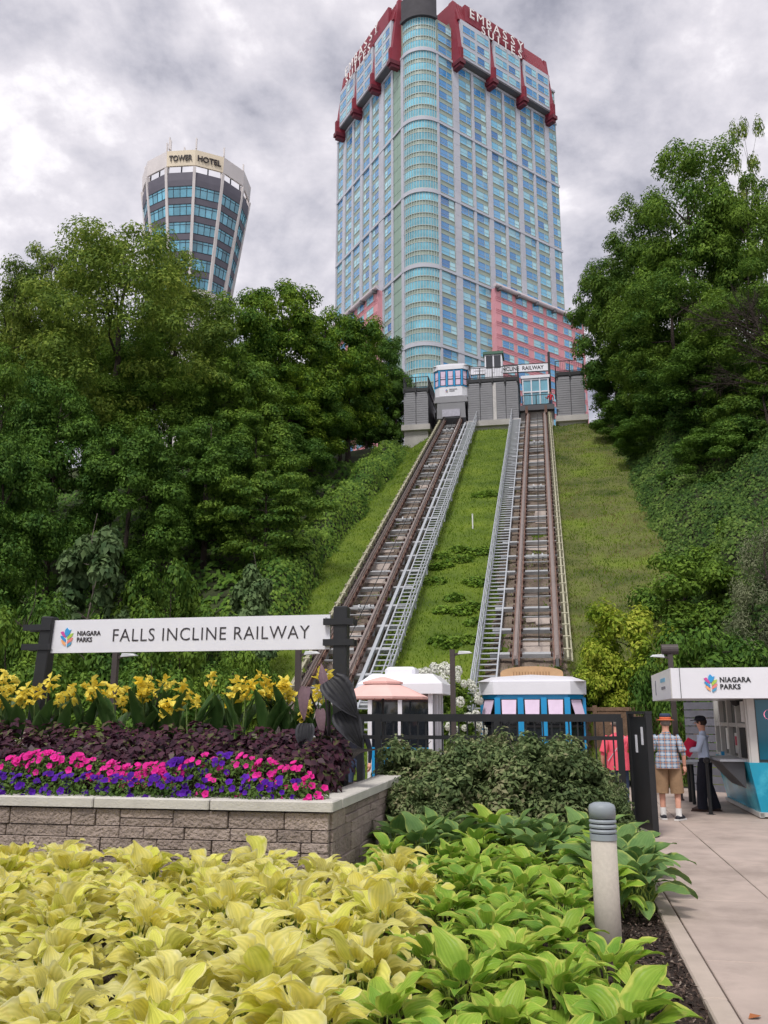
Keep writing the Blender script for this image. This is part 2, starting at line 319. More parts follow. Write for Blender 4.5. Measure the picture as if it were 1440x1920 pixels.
M_pink = mat('hotel_pink', lin(216, 152, 160), .7, .06, .5, dirt=.12)
M_pinkl = mat('hotel_pink_line', lin(196, 116, 126), .7)
M_pipe = mat('hotel_pipe', lin(205, 192, 196), .5, .06)
M_dkcap = mat('hotel_dark_cap', lin(70, 68, 72), .8, .12, .8)
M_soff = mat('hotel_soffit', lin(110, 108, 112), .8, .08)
HA = Vector((11.23, 165.0)); aR, aL = R(38), R(118); RC = 4.6; dT = RC * math.tan(R(50))
dRt = Vector((math.cos(aR), math.sin(aR))); dLt = Vector((math.cos(aL), math.sin(aL)))
HV = HA - dRt * dT; HB = HV + dLt * dT
hotel = bpy.data.objects.new('hotel_tower', None); COL.objects.link(hotel); hotel.location = (HV.x, HV.y, 22)
tag(hotel, 'tall glass hotel tower with rounded corner, red crown and pink base', 'building')
# right facade frame: x along the wall from A, outward = -y ; left facade frame: x along the wall from B away, outward = +y
def hchild(b, name, mats, side, z=0, x=0, smooth=False):
    o = b.build(name, mats, hotel, smooth) if isinstance(b, MB) else obj(name, b, hotel)
    q = HA if side == 'R' else HB; a = aR if side == 'R' else aL; d = dRt if side == 'R' else dLt
    o.location = (q.x - HV.x + d.x * x, q.y - HV.y + d.y * x, z - 22); o.rotation_euler = (0, 0, a)
    return o
FH = 17.2 / 6; Z0 = 22.4; ZT = 142.8
LEN = {'R': 39.2, 'L': 34.0}; SG = {'R': -1, 'L': 1}
bays = {'R': [(.6, 4.8), (6.5, 10.4), (11.1, 15.0), (16.3, 20.2), (20.9, 24.8), (26.2, 30.1), (30.8, 34.7), (36.2, 39.1)],
        'L': [(5.3, 8.9), (11.2, 14.8), (15.8, 19.4), (20.7, 24.3), (25.2, 28.8), (30.2, 33.4)]}
def window_mesh(wd, ht, sg, g=0):
    b = MB(); t = .09; y = sg * .10
    def bx(x0, x1, z0, z1, a, c, mi): b.box(x0, x1, min(a, c), max(a, c), z0, z1, mi)
    bx(0, wd, 0, t, 0, y, 0); bx(0, wd, ht - t, ht, 0, y, 0); bx(0, t, t, ht - t, 0, y, 0); bx(wd - t, wd, t, ht - t, 0, y, 0)
    xs_ = (t, wd * .60, wd * .60 + t, wd - t)
    bx(xs_[1], xs_[2], t, ht - t, 0, y * .9, 0); bx(xs_[2], xs_[3], ht * .42, ht * .42 + t * .8, 0, y * .85, 0)
    bx(xs_[0], xs_[1], ht * .42, ht * .42 + t * .5, 0, y * .7, 0)
    yg = sg * .04
    for (x0, x1, z0, z1, mi) in ((xs_[0], xs_[1], t, ht - t, 1), (xs_[2], xs_[3], t, ht - t, 2)):
        b.add([(x0, yg, z0), (x1, yg, z0), (x1, yg, z1), (x0, yg, z1)], [(0, 1, 2, 3) if sg < 0 else (3, 2, 1, 0)], mi)
    return b
for side in 'RL':
    sg = SG[side]; L = LEN[side]
    c = MB(); c.box(0, L, min(-sg * 6, 0), max(-sg * 6, 0), 0, ZT - 22 + 9); hchild(c, 'wall', M_span, side, 22)
    # pilasters between bays, each a part
    edges = [0] + [q for b_ in bays[side] for q in b_] + [L]
    gaps = [(edges[i], edges[i + 1]) for i in range(0, len(edges), 2)]
    if side == 'L': gaps = [(-.2, .9), (4.5, 5.4)] + gaps[1:]
    for g0, g1 in gaps:
        if g1 - g0 < .15: continue
        b = MB(); y = sg * .32; z = 0
        while z < ZT - 22:                       # stacked precast panels with open joints
            b.box(g0, g1, min(0, y), max(0, y), z + .015, min(z + FH - .015, ZT - 22)); z += FH
        hchild(b, 'pilaster', M_pil, side, 22)
    if side == 'L':                              # column of green glass panels beside the rounded corner
        b = MB(); z = 0
        while z < ZT - 22:
            for k in range(2): b.box(.95 + k * 1.78, 2.69 + k * 1.78, 0, .12, z + .05, z + FH - .05)
            z += FH
        hchild(b, 'green_panel', M_grp, side, 22)
    for k in range(1, 8):
        z = Z0 + k * 17.2
        b = MB(); y = sg * .40
        b.box(0 if side == 'R' else -.2, L, min(0, y), max(0, y), -.28, .28); hchild(b, 'floor_band', M_pil, side, z)
pink = {'R': (14.9, 44.0), 'L': (9.4, 34.2)}; ZP = 91.0
# windows: the ones that show largest are parts, the rest one mass
wmesh = {}; rest = MB(); nwin = 0
def win(side, x0, x1, z, ht, off=0.0, single=True):
    global nwin
    sg = SG[side]; key = (side, round(x1 - x0, 1), round(ht, 2))
    if key not in wmesh:
        b = window_mesh(round(x1 - x0, 1), ht, sg); wmesh[key] = (b, b.mesh('window', [M_wfr, M_gl, M_gl2]))
    b, me = wmesh[key]
    if single and nwin < 300:
        o = hchild(me, 'window', None, side, z, x0); d = Vector((math.cos(aR if side == 'R' else aL), math.sin(aR if side == 'R' else aL)))
        nrm = Vector((-d.y, d.x)) * sg; o.location.x += nrm.x * off; o.location.y += nrm.y * off; nwin += 1
    else:
        a = aR if side == 'R' else aL; q = HA if side == 'R' else HB; M = Matrix.Translation((q.x - HV.x, q.y - HV.y, z - 22)) @ Matrix.Rotation(a, 4, 'Z') @ Matrix.Translation((x0, sg * off, 0))
        base = len(rest.v); rest.v += [tuple(M @ Vector(v)) for v in b.v]; rest.f += [tuple(i + base for i in f) for f in b.f]; rest.m += b.m
nf = int(round((ZT - Z0) / FH))
for side in 'RL':
    for k in range(nf - 1, 8, -1):
        z = Z0 + k * FH
        for (x0, x1) in bays[side]:
            if z < ZP - 1 and x0 > pink[side][0]: continue
            win(side, x0 + .08, x1 - .08, z + .72, 1.9, 0, side == 'R' and z > 52)
# pink podium block: frames proud of the tower, red shadow lines, windows, pipe cornice
for side in 'RL':
    sg = SG[side]; p0, p1 = pink[side]; yo = sg * 1.4
    b = MB(); b.box(p0, p1, min(-sg * 5, yo), max(-sg * 5, yo), 0, ZP - 22); hchild(b, 'pink_wall', M_pink, side, 22)
    b = MB(); k = 0
    cols = [q for q in bays[side] if q[0] > p0 - .2 and q[1] < 36] + ([(36.4, 39.6), (40.4, 43.4)] if side == 'R' else [])
    for k in range(9, 24):
        z = Z0 + k * FH
        if z > ZP - 2: break
        for zz in (.25, .62, 2.65): b.box(p0, p1, min(yo, yo + sg * .05), max(yo, yo + sg * .05), z - 22 + zz, z - 22 + zz + .06)
        for (x0, x1) in cols: win(side, x0 + .2, x1 - .2, z + .85, 1.7, 1.4, side == 'R' and z > 58)
    hchild(b, 'reveal_line', M_pinkl, side, 22)
    b = MB(); b.tube([(p0 - .6, sg * 1.9, 0), (p1 + .3, sg * 1.9, 0)], .48, 12); hchild(b, 'pipe_cornice', M_pipe, side, ZP + .3)
    for i in range(int((p1 - p0) / 5.8) + 1):
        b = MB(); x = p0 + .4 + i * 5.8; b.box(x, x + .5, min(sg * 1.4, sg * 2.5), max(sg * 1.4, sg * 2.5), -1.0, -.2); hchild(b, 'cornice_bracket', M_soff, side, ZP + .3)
# rounded corner: glass and spandrel ribbons, mullions
ca = HV + (dRt + dLt).normalized() * (RC / math.sin(R(40)))     # arc centre
th0 = math.atan2((HB - ca).y, (HB - ca).x); th1 = math.atan2((HA - ca).y, (HA - ca).x)
if th1 < th0: th1 += 2 * math.pi
NS = 14
def arc(r): return [(ca.x - HV.x + r * math.cos(th0 + (th1 - th0) * i / NS), ca.y - HV.y + r * math.sin(th0 + (th1 - th0) * i / NS)) for i in range(NS + 1)]
def ribbon(b, r, z0, z1, mi=0, cap=0):
    a = arc(r); n = len(a); vs = [(x, y, z0) for x, y in a] + [(x, y, z1) for x, y in a]
    b.add(vs, [(i, i + 1, n + i + 1, n + i) for i in range(n - 1)], mi)
    if cap:
        ai = arc(r - cap); vs = [(x, y, z) for z in (z0, z1) for q in (a, ai) for x, y in q]
        b.add(vs, [(i, n + i, n + i + 1, i + 1) for i in range(n - 1)] + [(2 * n + i, 2 * n + i + 1, 3 * n + i + 1, 3 * n + i) for i in range(n - 1)], mi)
cs = MB(); ribbon(cs, RC + .02, 0, 129.6); cs.build('corner_wall', M_span, hotel, True)
for k in range(7, nf + 3):
    z = Z0 + k * FH - 22
    b = MB(); ribbon(b, RC + .10, z + .70, z + 2.45, 0, .06); b.build('curved_window', M_glc, hotel)
    b = MB(); ribbon(b, RC + .17, z + .58, z + .71, 0, .14); ribbon(b, RC + .17, z + 2.44, z + 2.56, 0, .14); b.build('curved_rail', M_wfr, hotel)
for k in range(1, 8):
    z = Z0 + k * 17.2 - 22; b = MB(); ribbon(b, RC + .40, z - .42, z + .42, 0, .5); b.build('curved_band', M_pil, hotel)
for i, (x, y) in enumerate(arc(RC + .14)):
    b = MB(); b.box(-.05, .05, -.08, .06, 12, 129.2); b.build('mullion', M_wfr, hotel, at=(x, y, 0), rot=(0, 0, th0 + (th1 - th0) * i / NS + math.pi / 2))
b = MB(); ribbon(b, RC + .6, 129.4, 135.0, 0, 2.0); b.build('corner_cap', M_dkcap, hotel, True)
b = MB(); ribbon(b, RC + .9, 129.0, 129.8, 0, 2.2); b.build('corner_cap_rim', M_dkcap, hotel, True)
# crown: three projecting storeys between red struts, sloped red roof, letters
M_let = mat('letter_white', lin(240, 236, 232), .4, .04, spec=.5)
struts = {'R': [5.4, 15.6, 25.6, 35.6], 'L': [1.6, 10.6, 20.1, 29.6]}
for side in 'RL':
    sg = SG[side]; S_ = struts[side]
    def Y(a, c): return (min(sg * a, sg * c), max(sg * a, sg * c))
    b = MB(); b.box(S_[0], S_[-1], *Y(-8, .3), 0, 11.5); hchild(b, 'crown_core', M_span, side, ZT)
    for i in range(3):
        x0, x1 = S_[i] + .55, S_[i + 1] - .55
        b = MB(); b.box(x0, x1, *Y(.3, 2.0), .8, 10.6); hchild(b, 'crown_box', M_pil, side, ZT)
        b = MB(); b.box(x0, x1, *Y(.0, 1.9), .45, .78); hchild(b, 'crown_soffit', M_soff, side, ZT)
        wd = (x1 - x0 - 1.4) / 2
        for k in range(3):
            for j in range(2):
                q = x0 + .45 + j * (wd + .5); win(side, q, q + wd, ZT + 1.5 + k * 3.0, 1.9, 2.0, True)
    for x in S_:                                  # struts taper down to a stepped bracket
        b = MB(); b.add([(x - .62, sg * 2.7, .2), (x + .62, sg * 2.7, .2), (x + .5, sg * .6, 17.4), (x - .5, sg * .6, 17.4), (x - .62, 0, .2), (x + .62, 0, .2), (x + .5, -sg * .8, 17.4), (x - .5, -sg * .8, 17.4)],
                        [(0, 1, 2, 3), (4, 7, 6, 5), (0, 3, 7, 4), (1, 5, 6, 2), (3, 2, 6, 7), (0, 4, 5, 1)])
        for k in range(4): b.box(x - .42 + k * .23, x - .30 + k * .23, *Y(2.2, 2.78), .5, 4)
        o = hchild(b, 'red_strut', M_red, side, ZT - 1.4)
        b = MB(); b.box(x - .8, x + .8, *Y(.4, 3.0), -.2, .75); b.box(x - .6, x + .6, *Y(.4, 2.6), -.9, -.2); hchild(b, 'strut_foot', M_redd, side, ZT - 1.4)
    b = MB(); x0, x1 = S_[0], S_[-1]              # sloped roof with standing seams
    b.add([(x0, sg * 1.8, 10.6), (x1, sg * 1.8, 10.6), (x1 - .8, sg * .2, 16.4), (x0, sg * .2, 16.4), (x0, -sg * 8, 10.6), (x1, -sg * 8, 10.6), (x1 - .8, -sg * 8, 16.4), (x0, -sg * 8, 16.4)],
          [(0, 1, 2, 3), (4, 7, 6, 5), (0, 3, 7, 4), (1, 5, 6, 2), (3, 2, 6, 7), (0, 4, 5, 1)])
    n_ = int((x1 - x0) / .8)
    for i in range(1, n_):
        x = x0 + i * .8; b.bar((x, sg * 1.82, 10.7), (x - .8 * i / n_, sg * .25, 16.3), .10, .12)
    hchild(b, 'red_roof', M_red, side, ZT)
    b = MB(); b.box(S_[0] + 2.2, S_[0] + 3.0 + 18.5, *Y(.9, 1.75), 11.3, 15.6); hchild(b, 'sign_panel', M_red, side, ZT)
    sgnx = 1 if side == 'R' else -1
    for txt, cx, zc, sz in (('EMBASSY', 11.8, 13.6, 3.3), ('SUITES', 13.4, 11.0, 3.0)):
        x = cx + S_[0] + (0 if side == 'R' else 3.5); adv = sz * .80; x -= sgnx * adv * (len(txt) - 1) / 2
        for chh in txt:
            me = text_mesh(chh, sz, .05, M_let, bold=.0)
            if side == 'L': me.transform(Matrix.Rotation(math.pi, 4, 'Z'))
            mw = max(v.co.x for v in me.vertices) - min(v.co.x for v in me.vertices)
            o = hchild(me, 'letter', None, side, ZT + zc, x); a = aR if side == 'R' else aL
            nrm = Vector((-math.sin(a), math.cos(a))) * sg; o.location.x += nrm.x * 2.25; o.location.y += nrm.y * 2.25
            b = MB()                              # slab serifs
            if chh not in 'SU':
                zs = (-sz * .36, sz * .34)
                for zz in zs[:1] if chh in 'AY' else zs:
                    hw = mw * (.30 if chh in 'YTI' else .54); hw = max(hw, .5); b.box(-hw, hw, -.06, .045, zz - .05, zz + .06)
                    if chh in 'MA' : b.f = b.f[:0]; b.v = []; b.m = []; [b.box(sx * mw * .42 - .38, sx * mw * .42 + .38, -.06, .045, zz - .05, zz + .06) for sx in (-1, 1)]
                if len(b.f): b.build('serif', M_let, o)
            x += sgnx * adv
b = MB(); b.box(36.2, LEN['R'], 0, 6, 0, 9); hchild(b, 'end_bay', M_span, 'R', ZT)
for k in range(3): win('R', 36.5, 38.9, ZT + .9 + k * FH, 1.7, 0.02, True)
b = MB(); b.box(36.0, LEN['R'] + .1, -.3, .3, 9, 9.5); hchild(b, 'parapet', M_pil, 'R', ZT)
for k in range(3): win('R', .68, 4.7, ZT + .72 + k * FH, 1.9, .02, True)
rest.build('window_mass', [M_wfr, M_gl, M_gl2], hotel)['kind'] = 'stuff'
# ================================================================ THE ROUND TOWER HOTEL
TC = P(372, 300, 149.5); TX, TY = TC.x, TC.y
tower = bpy.data.objects.new('round_hotel_tower', None); COL.objects.link(tower); tower.location = (TX, TY, 21.8)
tag(tower, 'flared round hotel tower with dark bands, white fins and sign ring', 'building')
M_tw = mat('tower_white', lin(215, 208, 206), .7, .06, .4, dirt=.12)
M_td = mat('tower_dark_band', lin(98, 95, 106), .6, .08, .6)
M_tcream = mat('tower_cream', lin(222, 208, 184), .6, .05, .6, dirt=.1)
M_tfr = mat('tower_frame', lin(44, 52, 62), .5)
M_tg = glassmat('tower_glass', lin(104, 168, 190), .06, .35, .9)
M_tl = mat('tower_letter', lin(46, 38, 40), .5)
M_steel = mat('galvanised', lin(170, 172, 178), .45, .12, 5, metal=.3)
def rz(z): return 6.75 + (9.9 - 6.75) * max(0, min(1, (z - 77.5) / (97.6 - 77.5)))      # flare
A0 = R(-90 - 20 - 60)
def tv(k, z, r=None):
    a = A0 + R(30) * k; r = rz(z) if r is None else r; return Vector((r * math.cos(a), r * math.sin(a), z - 24))
def facet_quad(b, k, z0, z1, o0, t0=0, t1=1, mi=0, th=.25):
    p = []
    for z in (z0, z1):
        a, c = tv(k, z), tv(k + 1, z); m = (a + c) / 2; nrm = Vector((m.x, m.y, 0)).normalized()
        for t in (t0, t1):
            q = a.lerp(c, t); p.append(q + nrm * o0); p.append(q + nrm * (o0 - th))
    # order: z0t0 out,in, z0t1 out,in, z1t0 out,in, z1t1 out,in
    b.add(p, [(0, 2, 6, 4), (1, 5, 7, 3), (0, 1, 3, 2), (4, 6, 7, 5), (0, 4, 5, 1), (2, 3, 7, 6)], mi)
fl_h = 3.25; zf0 = 77.6
b = MB()
b.add([tv(k, 77.2) for k in range(12)] + [tv(k, 97.4) for k in range(12)], [(k, (k + 1) % 12, (k + 1) % 12 + 12, k + 12) for k in range(12)] + [tuple(range(12, 24))])
b.v = [(x * .97, y * .97, z) for x, y, z in b.v]; b.build('core', M_td, tower)
for k in range(-1, 8):
    for f in range(6):
        z0 = zf0 + f * fl_h
        b = MB(); facet_quad(b, k, z0 + 2.2, z0 + fl_h, .0, 0, 1, 0); b.build('dark_band', M_td, tower)
        wdw = MB(); facet_quad(wdw, k, z0 + .02, z0 + .14, .02); facet_quad(wdw, k, z0 + 2.08, z0 + 2.2, .02); facet_quad(wdw, k, z0 + 1.62, z0 + 1.70, .0)
        for t in (.02, .25, .5, .75, .98): facet_quad(wdw, k, z0 + .14, z0 + 2.08, .02, t - .008, t + .008)
        wo = wdw.build('window', M_tfr, tower)
        for j in range(4):
            b = MB(); facet_quad(b, k, z0 + .14, z0 + 2.08, -.04, (.03, .26, .51, .76)[j], (.24, .49, .74, .97)[j], 0, .05); b.build('pane', M_tg, wo)
    b = MB(); facet_quad(b, k, zf0 + 6 * fl_h, 98.6, .0); b.build('dark_band', M_td, tower)
    b = MB(); facet_quad(b, k, zf0 - 1.0, zf0, .1); b.build('white_base', M_tw, tower)
for k in range(-1, 9):
    b = MB(); b.bar(tv(k, 76.4) * 1.0 + Vector((0, 0, 0)), tv(k, 99.6) * 1.0, .5, .7, up=Vector((tv(k, 80).x, tv(k, 80).y, 0))); b.build('fin', M_tw, tower)
neck = MB(); prof = [(6.6, 77.0 - 24), (6.3, 76.2 - 24), (4.6, 71 - 24), (4.2, 66 - 24), (4.2, 0)]; neck.lathe(prof[::-1], 12); neck.build('shaft', M_tw, tower)
for k in range(-1, 8):                             # sign ring
    b = MB(); p = []
    for z, r in ((99.9, 10.0), (102.9, 10.15)):
        for q in (k, k + 1): p += [tv(q, z, r), tv(q, z, r - .35)]
    b.add(p, [(0, 2, 6, 4), (1, 5, 7, 3), (0, 1, 3, 2), (4, 6, 7, 5), (0, 4, 5, 1), (2, 3, 7, 6)]); b.build('sign_ring_panel', M_tcream if k in (2, 3) else M_tw, tower)
    if k in (2, 3):
        a, c = tv(k, 101.35, 10.1), tv(k + 1, 101.35, 10.1); m = (a + c) / 2; nrm = Vector((m.x, m.y, 0)).normalized()
        me = text_mesh(('TOWER', 'HOTEL')[k - 2], 1.6, .06, M_tl, bold=.035, fit=(4.3, 1.15))
        me.transform(Matrix.Scale(1.0, 4)); o = obj('lettering', me, tower, m + nrm * .1, (0, 0, math.atan2(nrm.y, nrm.x) + math.pi / 2))
    for t in (0, .5):
        q = tv(k, 99, 9.3).lerp(tv(k + 1, 99, 9.3), t); b = MB(); b.tube([q - Vector((0, 0, .6)), q + Vector((0, 0, 1.5)), tv(k, 101, 9.75).lerp(tv(k + 1, 101, 9.75), t)], .13, 6); b.build('ring_bracket', M_tfr, tower)
for k, t, h in ((1, .95, 2.2), (2, .05, 3.2), (2, .1, 2.6), (3, .02, 2.8), (4, .02, 2.4), (5, 0, 1.8), (0, .3, 1.5), (2, .6, 1.0)):
    q = tv(k, 102.6, 9.9).lerp(tv(k + 1, 102.6, 9.9), t); b = MB(); b.box(-.12, .12, -.18, .18, h * .25, h); b.tube([(0, .2, 0), (0, .2, h * .9)], .06, 6); b.build('antenna', M_tw, tower, at=q)
b = MB(); b.add([tv(k, 98.5, 9.0) for k in range(12)], [tuple(range(12))]); b.build('roof', M_tw, tower)
# ================================================================ THE INCLINE: track beds, tracks, stairs
M_bed = mat('track_bed_earth', lin(112, 96, 84), .95, .35, 1.3, .9, 8, c2=lin(142, 128, 116), dirt=.5)
M_rust = mat('rusty_steel', lin(112, 86, 76), .75, .35, 1.5, .2, 30, c2=lin(142, 112, 100), spec=.3)
M_railtop = mat('worn_rail', lin(150, 136, 130), .4, .12, 3, metal=.4)
M_galv = mat('galvanised_beam', lin(176, 178, 180), .5, .12, 3, metal=.25, spec=.5)
M_galv2 = mat('aluminium_grey', lin(184, 188, 194), .5, .08, 3, metal=.25)
M_pipey = mat('conduit_cream', lin(178, 174, 150), .6, .08, 2, dirt=.2)
M_mesh = mat('black_mesh', (.015, .016, .017), .7)
M_cstep = mat('bed_concrete', lin(172, 160, 152), .9, .2, 2, .3, 20, dirt=.6)
ANG = math.atan(SL); Y0t, Y1t = 24.6, 68.0
bedm = {}
for xc, nm in ((XR, 'r'), (XL, 'l')):
    o = sheet('track_bed', fr(xc - (1.75 if nm == 'r' else 1.2), xc + 1.2, .3), fr(YF, 68, .45), lambda x, y: zslope(y) + .10 + .10 * fbm(x, y, 1.3, 2) - .09 * (abs(x - xc + .2) > 1.35), M_bed)
    rr = random.Random(4 if nm == 'r' else 5)
    for k in range(22):                        # broken concrete pads showing in the bed
        y = rr.uniform(26, 66); wd = rr.uniform(.7, 1.5); dp = rr.uniform(.3, .9); x = xc + rr.uniform(-.5, .4)
        M = Matrix.Translation((x, y, zslope(y) + .14)) @ Matrix.Rotation(ANG + rr.uniform(-.1, .15), 4, 'X') @ Matrix.Rotation(rr.uniform(-.15, .15), 4, 'Z')
        MB().box(-wd / 2, wd / 2, -dp / 2, dp / 2, -.1, .06, 0, M).build('concrete_pad', M_cstep, o)
def track(xc, label, stair_side, guard, Y0t=Y0t):
    t = thing('railway_track', label, 'railway', xc, Y0t, zslope(Y0t)); L = Y1t - Y0t; e = Vector((0, 1, SL)); up = Vector((0, -SL, 1)).normalized()
    def at(x, s, h): return Vector((x, 0, 0)) + e * s + up * h
    for sx in (-.66, .66):
        b = MB(); b.bar(at(sx - .10, 0, .55), at(sx - .10, L, .55), .055, .2, up=up); b.build('girder', M_rust, t)
        b = MB(); b.bar(at(sx + .10, 0, .55), at(sx + .10, L, .55), .055, .2, up=up); b.build('girder', M_rust, t)
        b = MB(); b.bar(at(sx, 0, .76), at(sx, L, .76), .075, .13, up=up); b.bar(at(sx, 0, .71), at(sx, L, .71), .15, .03, up=up); b.build('rail', M_railtop, t)
        b = MB(); s = .3
        while s < L:
            for q in (-.17, .17): b.bar(at(sx + q, s, .66), at(sx + q, s + .16, .66), .06, .12, up=up)
            s += .58
        b.build('rail_clips', mat('dark_bolt', lin(74, 52, 46), .8), t)['kind'] = 'stuff'
    s = .9; xl, xr_ = (-1.55, 1.05) if stair_side < 0 else (-1.05, 1.62)
    beam = MB().bar((xl, 0, 0), (xr_, 0, 0), .17, .15).mesh('cross_beam', M_galv); post = MB().box(-.05, .05, -.05, .05, -.75, -.07).mesh('post', M_galv)
    thin = MB().bar((-.62, 0, 0), (.62, 0, 0), .05, .05).mesh('cross_tie', M_galv)
    while s < L:
        p = at(0, s, .34); o = obj('cross_beam', beam, t, p, (ANG, 0, 0))
        for q in (-.66, .66): obj('post', post, t, p + Vector((q, 0, 0)))
        obj('cross_tie', thin, t, at(0, s + .85, .45), (ANG, 0, 0)); s += 1.72
    for j in (5, 11, 17, 23):                   # rope sheaves
        b = MB(); c = at(.05, j * 1.72 + .5, .5)
        for q in (-.2, .2):
            b.tube([c + Vector((q - .03, 0, 0)), c + Vector((q + .03, 0, 0))], .16, 12)
        b.bar(c - Vector((.6, .15, 0)), c + Vector((.6, -.15, 0)), .06, .06); b.bar(c - Vector((.6, -.15, 0)), c + Vector((.6, .15, 0)), .06, .06); b.build('rope_sheave', M_galv, t)
    b = MB(); b.tube([at(.08, 1, .62), at(.08, L, .62)], .018, 6); b.build('haul_rope', M_mesh, t)
    xg = 1.0 if stair_side < 0 else -1.0
    b = MB(); b.tube([at(xg, 0, .72), at(xg, L, .72)], .04, 8); b.build('conduit', M_pipey, t); b = MB(); b.tube([at(xg + .13 * (1 if xg > 0 else -1), 0, .62), at(xg + .13 * (1 if xg > 0 else -1), L, .62)], .03, 8); b.build('conduit', M_pipey, t)
    br = MB().box(-.12, .12, -.03, .03, -.35, .06).mesh('conduit_bracket', M_pipey); s = .5
    while s < L: obj('conduit_bracket', br, t, at(xg, s, .72), (ANG, 0, 0)); s += .86
    if guard:
        b = MB(); b.bar(at(1.02, 0, .36), at(1.02, L, .36), .12, .16, up=up); b.build('side_beam', M_galv2, t)
        b = MB(); s = 0
        while s < L - .2: b.bar(at(xg + .32, s, .64), at(xg + .32, s, .98), .014, .014, up=(1, 0, 0)); s += .22
        for h in (.66, .76, .86, .97): b.bar(at(xg + .32, 0, h), at(xg + .32, L, h), .015, .015, up=up)
        b.build('guard_mesh', M_mesh, t)['kind'] = 'stuff'
    return t
track(XR, 'rusty railway track climbing to the empty upper berth, ending behind the blue lower car', -1, False, 29.3)
track(XL, 'rusty railway track climbing to the car parked at the upper station', 1, True)
def stair(xc, label, rail_side):
    t = thing('service_stair', label, 'stair', xc, Y0t + 1.2, zslope(Y0t + 1.2)); L = Y1t - Y0t - 1.5; e = Vector((0, 1, SL)); up = Vector((0, -SL, 1)).normalized()
    def at(x, s, h): return Vector((x, 0, 0)) + e * s + up * h
    for sx in (-.31, .31):
        b = MB(); b.bar(at(sx, 0, .35), at(sx, L, .35), .05, .2, up=up); b.build('stringer', M_galv2, t)
    tr = MB().box(-.285, .285, -.12, .12, -.02, .02).mesh('tread', M_galv2); s = .1
    while s < L: obj('tread', tr, t, at(0, s, .40)); s += .36
    ps = MB().box(-.022, .022, -.022, .022, 0, 1.0).mesh('rail_post', M_galv2); s = .2
    while s < L: obj('rail_post', ps, t, at(rail_side * .36, s, .3)); s += 1.44
    for h in (.62, .95, 1.28):
        b = MB(); b.tube([Vector((rail_side * .36, 0, h)) + e * .1, Vector((rail_side * .36, 0, h)) + e * L], .024, 6); b.build('handrail', M_galv2, t)
    s = 2.0
    while s < L:
        b = MB(); b.bar(at(-.31, s, .3) - Vector((0, 0, .8)), at(-.31, s, .3), .06, .06); b.bar(at(.31, s, .3) - Vector((0, 0, .8)), at(.31, s, .3), .06, .06); b.build('stair_support', M_galv2, t); s += 3.44
    return t
stair(-2.12, 'grey metal service stair between the lawn and the track with the empty upper berth', -1)
stair(-5.62, 'grey metal service stair beside the track whose car is at the upper station', 1)
# small things on the lawn: marker post, weed tufts come with the plants
mk = MB(); mk.box(-.03, .03, -.03, .03, 0, .75); mk.lathe([(.045, .75), (.045, .78), (.0, .80)], 8)
put(tag(mk.build('marker_post', mat('marker_white', (.7, .7, .68), .6)), 'thin white marker post standing in the lawn between the tracks', 'post'), -3.75, 43.6, zslope(43.6))
# ================================================================ CARS
M_white = mat('white_paint', lin(232, 232, 238), .35, .03, 2, dirt=.05, spec=.5, coat=.2)
M_blue = mat('blue_paint', lin(30, 150, 208), .35, .05, 2, spec=.5, coat=.2)
M_dkgl = glassmat('dark_glass', (.018, .022, .028), .05, .3, .9)
M_skyrefl = mat('pane_sky_reflection', lin(222, 200, 224), .2, .08, 2, spec=.6)  # pinkish white sky reflection on the car panes, put into the base colour
M_black = mat('black_rubber', (.015, .015, .016), .6)
M_blkmet = mat('black_metal', (.018, .019, .021), .45, .15, 6, spec=.45)
M_grey = mat('grey_cladding', lin(146, 146, 150), .6, .06, 1.2, dirt=.2)
M_dkgrey = mat('dark_grey', lin(88, 88, 92), .6, .08, 2, dirt=.2)
M_concw = mat('weathered_concrete', lin(188, 184, 180), .9, .10, .8, .3, 10, dirt=.55)
M_tan = mat('tan_board', lin(186, 150, 112), .7, .08, 8)
M_ltext = mat('grey_print', lin(120, 120, 128), .6)
def leaf_logo(parent, x, z, h, y=0.0, name='logo'):        # six-plume leaf emblem
    cols = [lin(62, 160, 220), lin(212, 84, 160), lin(176, 208, 84), lin(58, 150, 214), lin(236, 140, 130), lin(246, 176, 120), lin(86, 160, 200)]
    sh = [[(0, .98), (.14, .82), (.26, .86), (.16, .60), (0, .44), (-.14, .62), (-.12, .84)],
          [(-.40, .72), (-.24, .78), (-.08, .56), (-.05, .40), (-.26, .52)], [(.40, .66), (.34, .48), (.06, .26), (.05, .42), (.2, .6)],
          [(-.40, .50), (-.30, .52), (-.04, .30), (-.04, .14), (-.28, .32)], [(.40, .40), (.34, .22), (.06, .04), (.05, .19), (.2, .34)],
          [(-.34, .26), (-.26, .28), (-.04, .08), (-.04, -.08), (-.24, .06)], [(.34, .14), (.28, -.02), (.06, -.14), (.05, .0), (.18, .1)]]
    lo = bpy.data.objects.new(name, None); COL.objects.link(lo); lo.parent = parent; lo.location = (x, y, z)
    for i, (pl, c) in enumerate(zip(sh, cols)):
        b = MB(); pl = [(q[0] * h, (q[1] - .42) * h) for q in pl]; b.prism(pl, -.006, .004); b.build('plume', mat('logo_%d' % i, c, .5, .02), lo)
    return lo
def lettering(parent, txt, size, x, y, z, m, align='LEFT', bold=0.0, sp=1.0, depth=.004, name='lettering', fit=None):
    return obj(name, text_mesh(txt, size, depth, m, align, sp, bold, fit), parent, (x, y, z))
